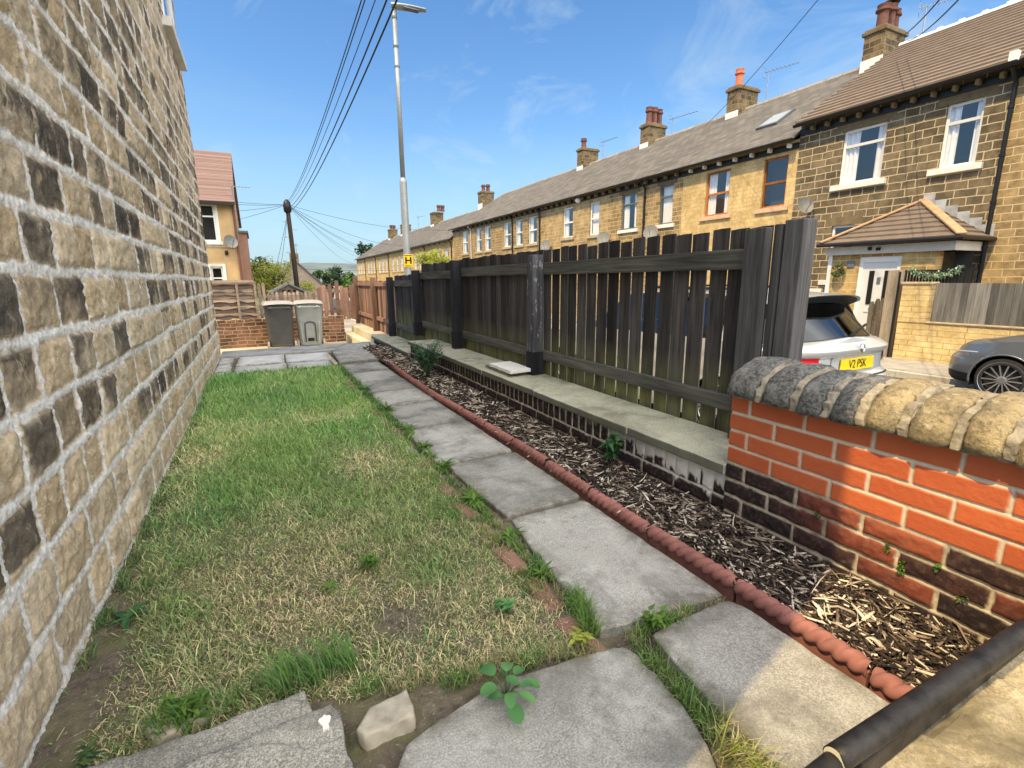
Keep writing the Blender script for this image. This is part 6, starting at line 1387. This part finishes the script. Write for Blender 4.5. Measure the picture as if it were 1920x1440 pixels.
sp.grid(lambda u, v: c.P((2*u-1)*(.70-.01*v), .32+.16*abs(2*u-1)**3+.10*v, 1.395+.05*(1-abs(2*u-1)**2.6)-.03*abs(2*u-1)**4-.04*v), 20, 4, .5); sp.build('spoiler', c.paint, c.t, smooth=True, recalc=False)
un = MB(); un.grid(lambda u, v: c.P((2*u-1)*(.69-.02*v), .345+.16*abs(2*u-1)**3+.14*v, 1.385+.048*(1-abs(2*u-1)**2.6)-.03*abs(2*u-1)**4-.07*v), 20, 4, .5); un.build('spoiler_underside', M['ink'], c.t, smooth=True)
c.patch_end('tail_light', -.88, -.50, .80, .915, .012, 'redlens', 18, 8, zsl=0.0); c.patch_end('tail_light', .56, .88, .80, .905, .012, 'redlens', 18, 8)
c.patch_end('tail_light_lower', -.82, -.56, .815, .85, .018, 'chrome', 16, 3); c.patch_end('tail_light_lower', .60, .80, .815, .85, .018, 'chrome', 16, 3)
c.patch_end('plate_recess', -.35, .35, .75, .915, .006, 'silverpaint'); c.patch_end('bumper_insert', -.6, .6, .24, .36, .006, 'blackplastic'); c.patch_end('tailgate_gap', -.62, .62, .712, .722, .004, 'ink', 16, 1)
c.plate(.02, .832, c.yr(0, .832)-.012, 'V2 PSK')
bd = MB(); bd.lathe(c.P(0, c.yr(0, .975)-.014, .978), [(.041, .010), (.041, 0), (.030, -.004), (.002, -.005)], 24, 'Y'); bo = bd.build('badge', M['chrome'], c.t)
for q in range(4):
    p = [Vector(c.P(0, c.yr(0, .975)-.021, .978))]+[Vector(c.P(.029*math.cos(a), c.yr(0, .975)-.021, .978+.029*math.sin(a))) for a in np.linspace(q*math.pi/2, (q+1)*math.pi/2, 7)]
    MB().add([tuple(v) for v in p], [tuple(range(len(p)))]).build('badge_quarter', M['upvc' if q % 2 else 'lampdark'], bo)
wp = MB(); wp.bar(c.P(.0, .145, 1.08), c.P(.40, .235, 1.16), .018, .014); wp.lathe(c.P(.0, .15, 1.05), [(.03, -.02), (.03, .02)], 10, 'Y'); wp.build('rear_wiper', M['blackplastic'], c.t)
MB().bar(c.P(.55, 1.1, 1.50), c.P(.53, 2.3, 1.51), .03, .03).build('roof_rail', M['blackplastic'], c.t); MB().bar(c.P(-.55, 1.1, 1.50), c.P(-.53, 2.3, 1.51), .03, .03).build('roof_rail', M['blackplastic'], c.t)
for wy in c.wheels:
    for sx in (-1, 1): c.wheel(wy, sx, 5)

c = Car('dark grey saloon with many-spoked alloy wheels nosing in from the right edge', (9.45, 3.44, -.57), True, 4.35, .85, .15,
        [(0, .60), (.22, .70), (.7, .80), (1.35, .89), (2.0, .93), (3.6, .97), (4.35, .93)],
        [(.15, .10), (.25, .02), (.40, .0), (.52, .03), (.62, .10), (.75, .25)], [(.15, .1), (.4, .0), (.8, .05), (.95, .15)], 'greypaint', (.76, 3.45), .295, .52, .4)
c.body()
c.bb = .12; c.house((1.30, .72, .90, 4.0, .70, .95), (2.0, .55, 3.2, .54), 1.30, 1.29)
for sx in (-1, 1):
    def hl(u, v):
        x = sx*(.47+.372*u); z = .495+.145*v*(.45+.55*u)+.04*u; y = c.yr(x, z)-.012; return c.P(x, y, z)
    b = MB(); b.grid(hl, 18, 6); b.build('headlight', M['headlens'], c.t, smooth=True)
    b = MB(); b.grid(lambda u, v: c.P(sx*(.50+.325*u), c.yr(sx*(.50+.325*u), .52)-.018, .59+.014*v+.045*u), 16, 1); b.build('light_strip', M['upvc'], c.t)
    b = MB(); b.grid(lambda u, v: c.P(sx*(.62+.15*u), c.yr(sx*(.62+.15*u), .54)-.017, .535+.045*v+.03*u), 10, 4); b.build('lamp_reflector', M['rim'], c.t, smooth=True)
    c.patch_end('air_intake', sx*.50, sx*.80, .20, .33, .008, 'ink')
c.patch_end('grille', -.36, .36, .36, .58, .008, 'ink'); c.patch_end('grille_bar', -.36, .36, .46, .485, .016, 'chrome', 12, 2)
for wy in c.wheels:
    for sx in (-1, 1): c.wheel(wy, sx, 14)

# ------------------------------------------------------------------ yellow rendered house beyond the stone house
yh = thing('rendered_house', 'orange-yellow rendered house with a pinkish tiled roof beyond the stone house', 'house', (-5, 25, -.9))
b = MB(); facade(b, 0, 1, 0, 1, [], x=0) if False else None
def front_wall(b, x0, x1, z0, z1, y, holes, dep=.12):
    xs = sorted({x0, x1}|{h[0] for h in holes}|{h[1] for h in holes}); zs_ = sorted({z0, z1}|{h[2] for h in holes}|{h[3] for h in holes})
    for i in range(len(xs)-1):
        for j in range(len(zs_)-1):
            cx, cz = (xs[i]+xs[i+1])/2, (zs_[j]+zs_[j+1])/2
            if not any(h[0] < cx < h[1] and h[2] < cz < h[3] for h in holes): b.quad((xs[i], y, zs_[j]), (xs[i+1], y, zs_[j]), (xs[i+1], y, zs_[j+1]), (xs[i], y, zs_[j+1]), .6)
    for (a, c_, d, e) in holes:
        for p, q in (((a, d), (a, e)), ((c_, d), (c_, e)), ((a, d), (c_, d)), ((a, e), (c_, e))): b.quad((p[0], y, p[1]), (q[0], y, q[1]), (q[0], y+dep, q[1]), (p[0], y+dep, p[1]), .6)
WH = [(-1.72, -1.13, 2.58, 3.90), (-1.50, -1.10, .2, 1.66), (-4.6, -3.6, 2.58, 3.9)]
front_wall(b, -9, -.54, -.9, 4.06, 22, WH); b.quad((-.54, 22, -.9), (-.54, 31, -.9), (-.54, 31, 4.06), (-.54, 22, 4.06), .6); b.add([(-.54, 22, 4.06), (-.54, 31, 4.06), (-.54, 26.5, 6.62)], [(0, 1, 2)], .6); b.build('wall', M['render_yellow'], yh, recalc=False)
b = MB(); b.prism([(-.42, 21.75, 4.0), (-.42, 26.5, 6.70), (-.42, 31.25, 4.0), (-.42, 31.25, 3.92), (-.42, 26.5, 6.62), (-.42, 21.75, 3.92)], (-8.7, 0, 0), .6); b.build('roof', M['redtile'], yh)
MB().box(-9, -.44, 21.64, 21.76, 3.86, 3.96).build('gutter', M['blackplastic'], yh)
for i, (a, c_, d, e) in enumerate(WH):
    f = MB(); y0 = 22.05
    for (p, q, r, s) in ((a, a+.06, d, e), (c_-.06, c_, d, e), (a+.06, c_-.06, d, d+.06), (a+.06, c_-.06, e-.06, e), (a+.06, c_-.06, e-.45, e-.40)): f.box(p, q, y0, y0+.05, r, s)
    wf = f.build('window', M['upvc'], yh); MB().quad((a+.05, 22.07, d+.05), (c_-.05, 22.07, d+.05), (c_-.05, 22.07, e-.05), (a+.05, 22.07, e-.05)).build('pane', M['glass'], wf); MB().box(a-.1, c_+.1, 22.5, 22.52, d-.1, e+.1).build('interior', M['interior'], wf)
    b = MB(); b.box(a-.10, a-.002, 21.985, 22.02, d-.08, e+.10); b.box(c_+.002, c_+.10, 21.985, 22.02, d-.08, e+.10); b.box(a-.002, c_+.002, 21.985, 22.02, e+.002, e+.10); b.box(a-.16, c_+.16, 21.95, 22.02, d-.12, d-.002); b.build('surround', M['offwhite'], wf)
MB().box(-9, -.54, 21.975, 21.998, 2.36, 2.44, .7).build('string_course', M['sillstone'], yh)
f_ = Vector((.45, -.85, .3)).normalized(); a_ = f_.cross(Vector((0, 0, 1))).normalized(); u_ = a_.cross(f_); cc_ = Vector((-.73, 21.7, 2.55))
b = MB(); b.grid(lambda p, q: tuple(cc_+(a_*math.cos(6.2832*p)+u_*math.sin(6.2832*p))*(.25*q)+f_*(.07*q*q)), 24, 5, .6); dd_ = b.build('satellite_dish', M['dish'], yh, smooth=True, recalc=False)
k_ = MB(); k_.tube([cc_, cc_+Vector((0, .3, -.05))], .02, 6); k_.tube([cc_-u_*.28, cc_+f_*.32], .012, 5); k_.build('dish_arm', M['metal'], dd_)
MB().lathe((-.90, 21.92, 2.08), [(.04, 0), (.06, .05), (.06, .14), (.03, .18)], 10).build('wall_lamp', M['ink'], yh)
MB().tube([(-.50, 21.94, -.8), (-.50, 21.94, 3.9)], .04, 8).build('drainpipe', M['potred'], yh)
MB().box(-.54+.004, -.16, 23.0, 26, -.9, 3.0, .4).build('side_extension', M['peachwall'], yh); MB().box(-.54+.004, -.10, 22.9, 26.1, 3.003, 3.08).build('extension_roof', M['lampdark'], yh)
b = MB(); b.tube([(-.46, 21.95, 2.6), (-.46, 21.95, 4.62)], .022, 6); b.tube([(-.70, 21.9, 4.55), (.15, 21.8, 4.57)], .014, 5)
for k in range(8): x_ = -.66+.11*k; b.tube([(x_, 21.74, 4.56), (x_, 22.02, 4.56)], .008, 4)
b.build('tv_aerial', M['metal'], yh)

# ------------------------------------------------------------------ trees, shed, further houses, hills
def tree(name, label, cat, base, H, crown, n, leafsize, mat, group=None, limbs=7, clumps=16, seed=0, trunk_r=None):
    r = random.Random(seed); t = thing(name, label, cat, base, group); B = Vector(base); cz, rx, rz = crown
    tr = MB(); tr_r = trunk_r or H*.035; C0 = B+Vector((0, 0, cz)); tr.tube([B, B+Vector((.03*H, 0, H*.2)), B+Vector((.01*H, .02*H, cz*.75)), C0+Vector((0, 0, rz*.4))], [tr_r, tr_r*.85, tr_r*.65, tr_r*.2], 8)
    cl = []
    for k in range(clumps):
        v = Vector((r.gauss(0, 1), r.gauss(0, 1), r.gauss(0, .9))).normalized(); q = r.uniform(.45, .95); cl.append((C0+Vector((v.x*rx*q, v.y*rx*q, v.z*rz*q)), r.uniform(.26, .46)*rx, r.uniform(.15, .95)))
    for k in range(limbs): p = cl[k % clumps][0]; s0 = B+Vector((0, 0, cz*r.uniform(.35, .8))); tr.tube([s0, s0.lerp(p, .5)+Vector((0, 0, .05*H)), p], [tr_r*.45, tr_r*.3, tr_r*.1], 5)
    tr.build('trunk', M['bark'], t, smooth=True)
    b = MB()
    for k in range(n):
        c_, cr, tn = cl[r.randrange(clumps)]; v = Vector((r.gauss(0, 1), r.gauss(0, 1), r.gauss(0, 1))).normalized()*cr*r.random()**.4; p = c_+v
        a, e = r.uniform(0, 6.283), r.uniform(-.9, .9); d = Vector((math.cos(a)*math.cos(e), math.sin(a)*math.cos(e), math.sin(e))); s_ = d.cross(Vector((r.uniform(-1, 1), r.uniform(-1, 1), 1))).normalized(); L = leafsize*r.uniform(.6, 1.3)
        b.add([p-d*L*.5, p+s_*L*.32, p+d*L*.5, p-s_*L*.32], [(0, 1, 2, 3)], min(1, max(0, tn*.6+.4*r.random()+.25*v.z/cr)))
    b.build('crown', M[mat], t, recalc=False); return t
tree('garden_tree', 'yellow-green leafy tree behind the lap panel, left of the telegraph pole', 'tree', (.75, 27, -1.2), 3.6, (2.25, 1.25, 1.0), 2600, .13, 'leafyellow', None, 8, 22, 3)
tree('garden_tree', 'darker spiky green tree rising behind the yellow-green one', 'tree', (.35, 31, -1.4), 4.3, (3.0, 1.0, 1.1), 1500, .16, 'leafmid', None, 8, 16, 5)
tree('garden_tree', 'bright low shrub right beneath the telegraph pole', 'tree', (1.75, 26, -1.1), 2.4, (1.75, .75, .55), 1100, .10, 'leafyellow', None, 6, 14, 8)
tree('front_garden_tree', 'small bright yellow-green tree above the fence in front of the terrace', 'tree', (11.2, 34.6, -1.0), 4.2, (3.2, 1.25, 1.0), 2600, .16, 'leafyellow', None, 8, 22, 11)
tree('distant_tree', 'dark round tree beyond the grey gable, right of the telegraph pole', 'tree', (14.0, 112, -6), 9, (7.0, 2.4, 2.1), 1300, .5, 'leafdark', None, 6, 16, 13)
tree('distant_tree', 'lighter green tree next to the dark round tree in the gap before the terrace', 'tree', (18.4, 118, -6), 8, (6.4, 2.0, 1.6), 1000, .5, 'leafbright', None, 6, 14, 17)
tree('distant_tree', 'broad dark tree crown showing above the far end of the terrace roofs', 'tree', (18.0, 90, -4.5), 12, (10.2, 2.4, 1.7), 1300, .42, 'leafdark', None, 7, 18, 19)
for k, (x_, y_, h_, mt) in enumerate(((26, 230, 15, 'leafmid'), (34, 240, 17, 'leafdark'), (41, 236, 14, 'leafmid'), (19, 225, 13, 'leafdark'))):
    tree('distant_tree', f'{("second", "third", "rightmost", "leftmost")[k]} of the four hazy trees below the hills in the gap between pole and terrace', 'tree', (x_, y_, -8), h_, (h_*.72, h_*.30, h_*.26), 420, 1.3, mt, 'hazy trees below the hills', 5, 10, 23+k)
sh = thing('garden_shed', 'small shed with a dark scalloped gable roof just over the picket fence', 'shed', (.72, 15, -.6))
MB().prism([(.36, 14, -.6), (1.08, 14, -.6), (1.08, 14, .82), (.72, 14, 1.0), (.36, 14, .82)], (0, 1.6, 0)).build('wall', M['shedwood'], sh)
b = MB(); b.bar((.72, 13.95, 1.03), (.26, 13.95, .80), .04, .04); b.bar((.72, 13.95, 1.03), (1.18, 13.95, .80), .04, .04); b.build('bargeboard', M['lampdark'], sh)
b = MB(); b.prism([(.72, 13.95, 1.01), (.72, 13.95, 1.05), (.25, 13.95, .82), (.25, 13.95, .78)], (0, 1.75, 0)); b.prism([(.72, 13.95, 1.01), (.72, 13.95, 1.05), (1.19, 13.95, .82), (1.19, 13.95, .78)], (0, 1.75, 0)); b.build('roof', M['slate'], sh)
for x_ in (.56, .685, .81): MB().box(x_, x_+.07, 13.985, 13.999, .83, .885).build('vent', M['ink'], sh)
gh = thing('gable_house', 'grey-brown rendered gable end with a chimney behind the telegraph pole', 'house', (2.2, 38, -2))
MB().prism([(.7, 34, -2), (4.15, 34, -2), (4.15, 34, .45), (2.23, 34, 2.34), (.7, 34, .75)], (0, 8, 0)).build('wall', M['render_grey'], gh)
b = MB(); b.prism([(2.23, 33.9, 2.33), (2.23, 33.9, 2.42), (4.3, 33.9, .40), (4.3, 33.9, .32)], (0, 8.2, 0)); b.prism([(2.23, 33.9, 2.33), (2.23, 33.9, 2.42), (.5, 33.9, .66), (.5, 33.9, .58)], (0, 8.2, 0)); b.build('roof', M['slate'], gh)
ch = MB().box(2.02, 2.5, 34.3, 34.9, 2.0, 2.80).build('chimney', M['stackstone'], gh); MB().lathe((2.25, 34.6, 2.8), [(.09, 0), (.08, .3)], 10).build('chimney_pot', M['potred'], ch); MB().tube([(2.42, 34.4, 2.5), (2.42, 34.4, 3.4)], .02, 5).build('tv_aerial', M['metal'], gh)
hs = [(19.5, 150, 7, 3.4), (27.0, 178, 8, 3.2), (25, 152, 7, 3.6), (31, 200, 9, 3.8), (17, 172, 7, 3.2), (38, 250, 12, 4), (29, 240, 11, 4)]
wh = ['nearest low', 'second row', 'middle', 'right-hand', 'leftmost', 'widest and farthest', 'far central']
for k, (x_, y_, w_, h_) in enumerate(hs):
    z0 = ground_z(x_, y_)-.2; zt = z0+h_ + (1.0 if k > 1 else .2)
    t = thing('distant_house', f'{wh[k]} distant house in the gap between the telegraph pole and the terrace', 'house', (x_, y_, z0), 'distant houses down the valley')
    MB().box(x_-w_/2, x_+w_/2, y_, y_+6, z0, zt).build('wall', M['farwall'], t); MB().prism([(x_-w_/2-.3, y_-.3, zt), (x_-w_/2-.3, y_+3, zt+2), (x_-w_/2-.3, y_+6.3, zt)], (w_+.6, 0, 0)).build('roof', M['farroof'], t)
def hill_z(x, y):
    return -9+26*sstep(330, 620, np.array(y))*(0.86+.30*fbm(np.array(x/260.), np.array(y/300.), 601, 3)) + 4*fbm(np.array(x/28.), np.array(y/60.), 603, 3)*sstep(300, 420, np.array(y))
xs = np.linspace(-1500, 1500, 240); ysh = np.linspace(280, 900, 30); X, Y = np.meshgrid(xs, ysh, indexing='ij'); Zh = hill_z(X, Y)
hm = np_mesh('hills', np.stack([X, Y, Zh], -1).reshape(-1, 3), grid_quads(240, 30), None, {'tint': rng.random(240*30)}); tag(link('hills', hm, M['hazygreen']), kind='structure')
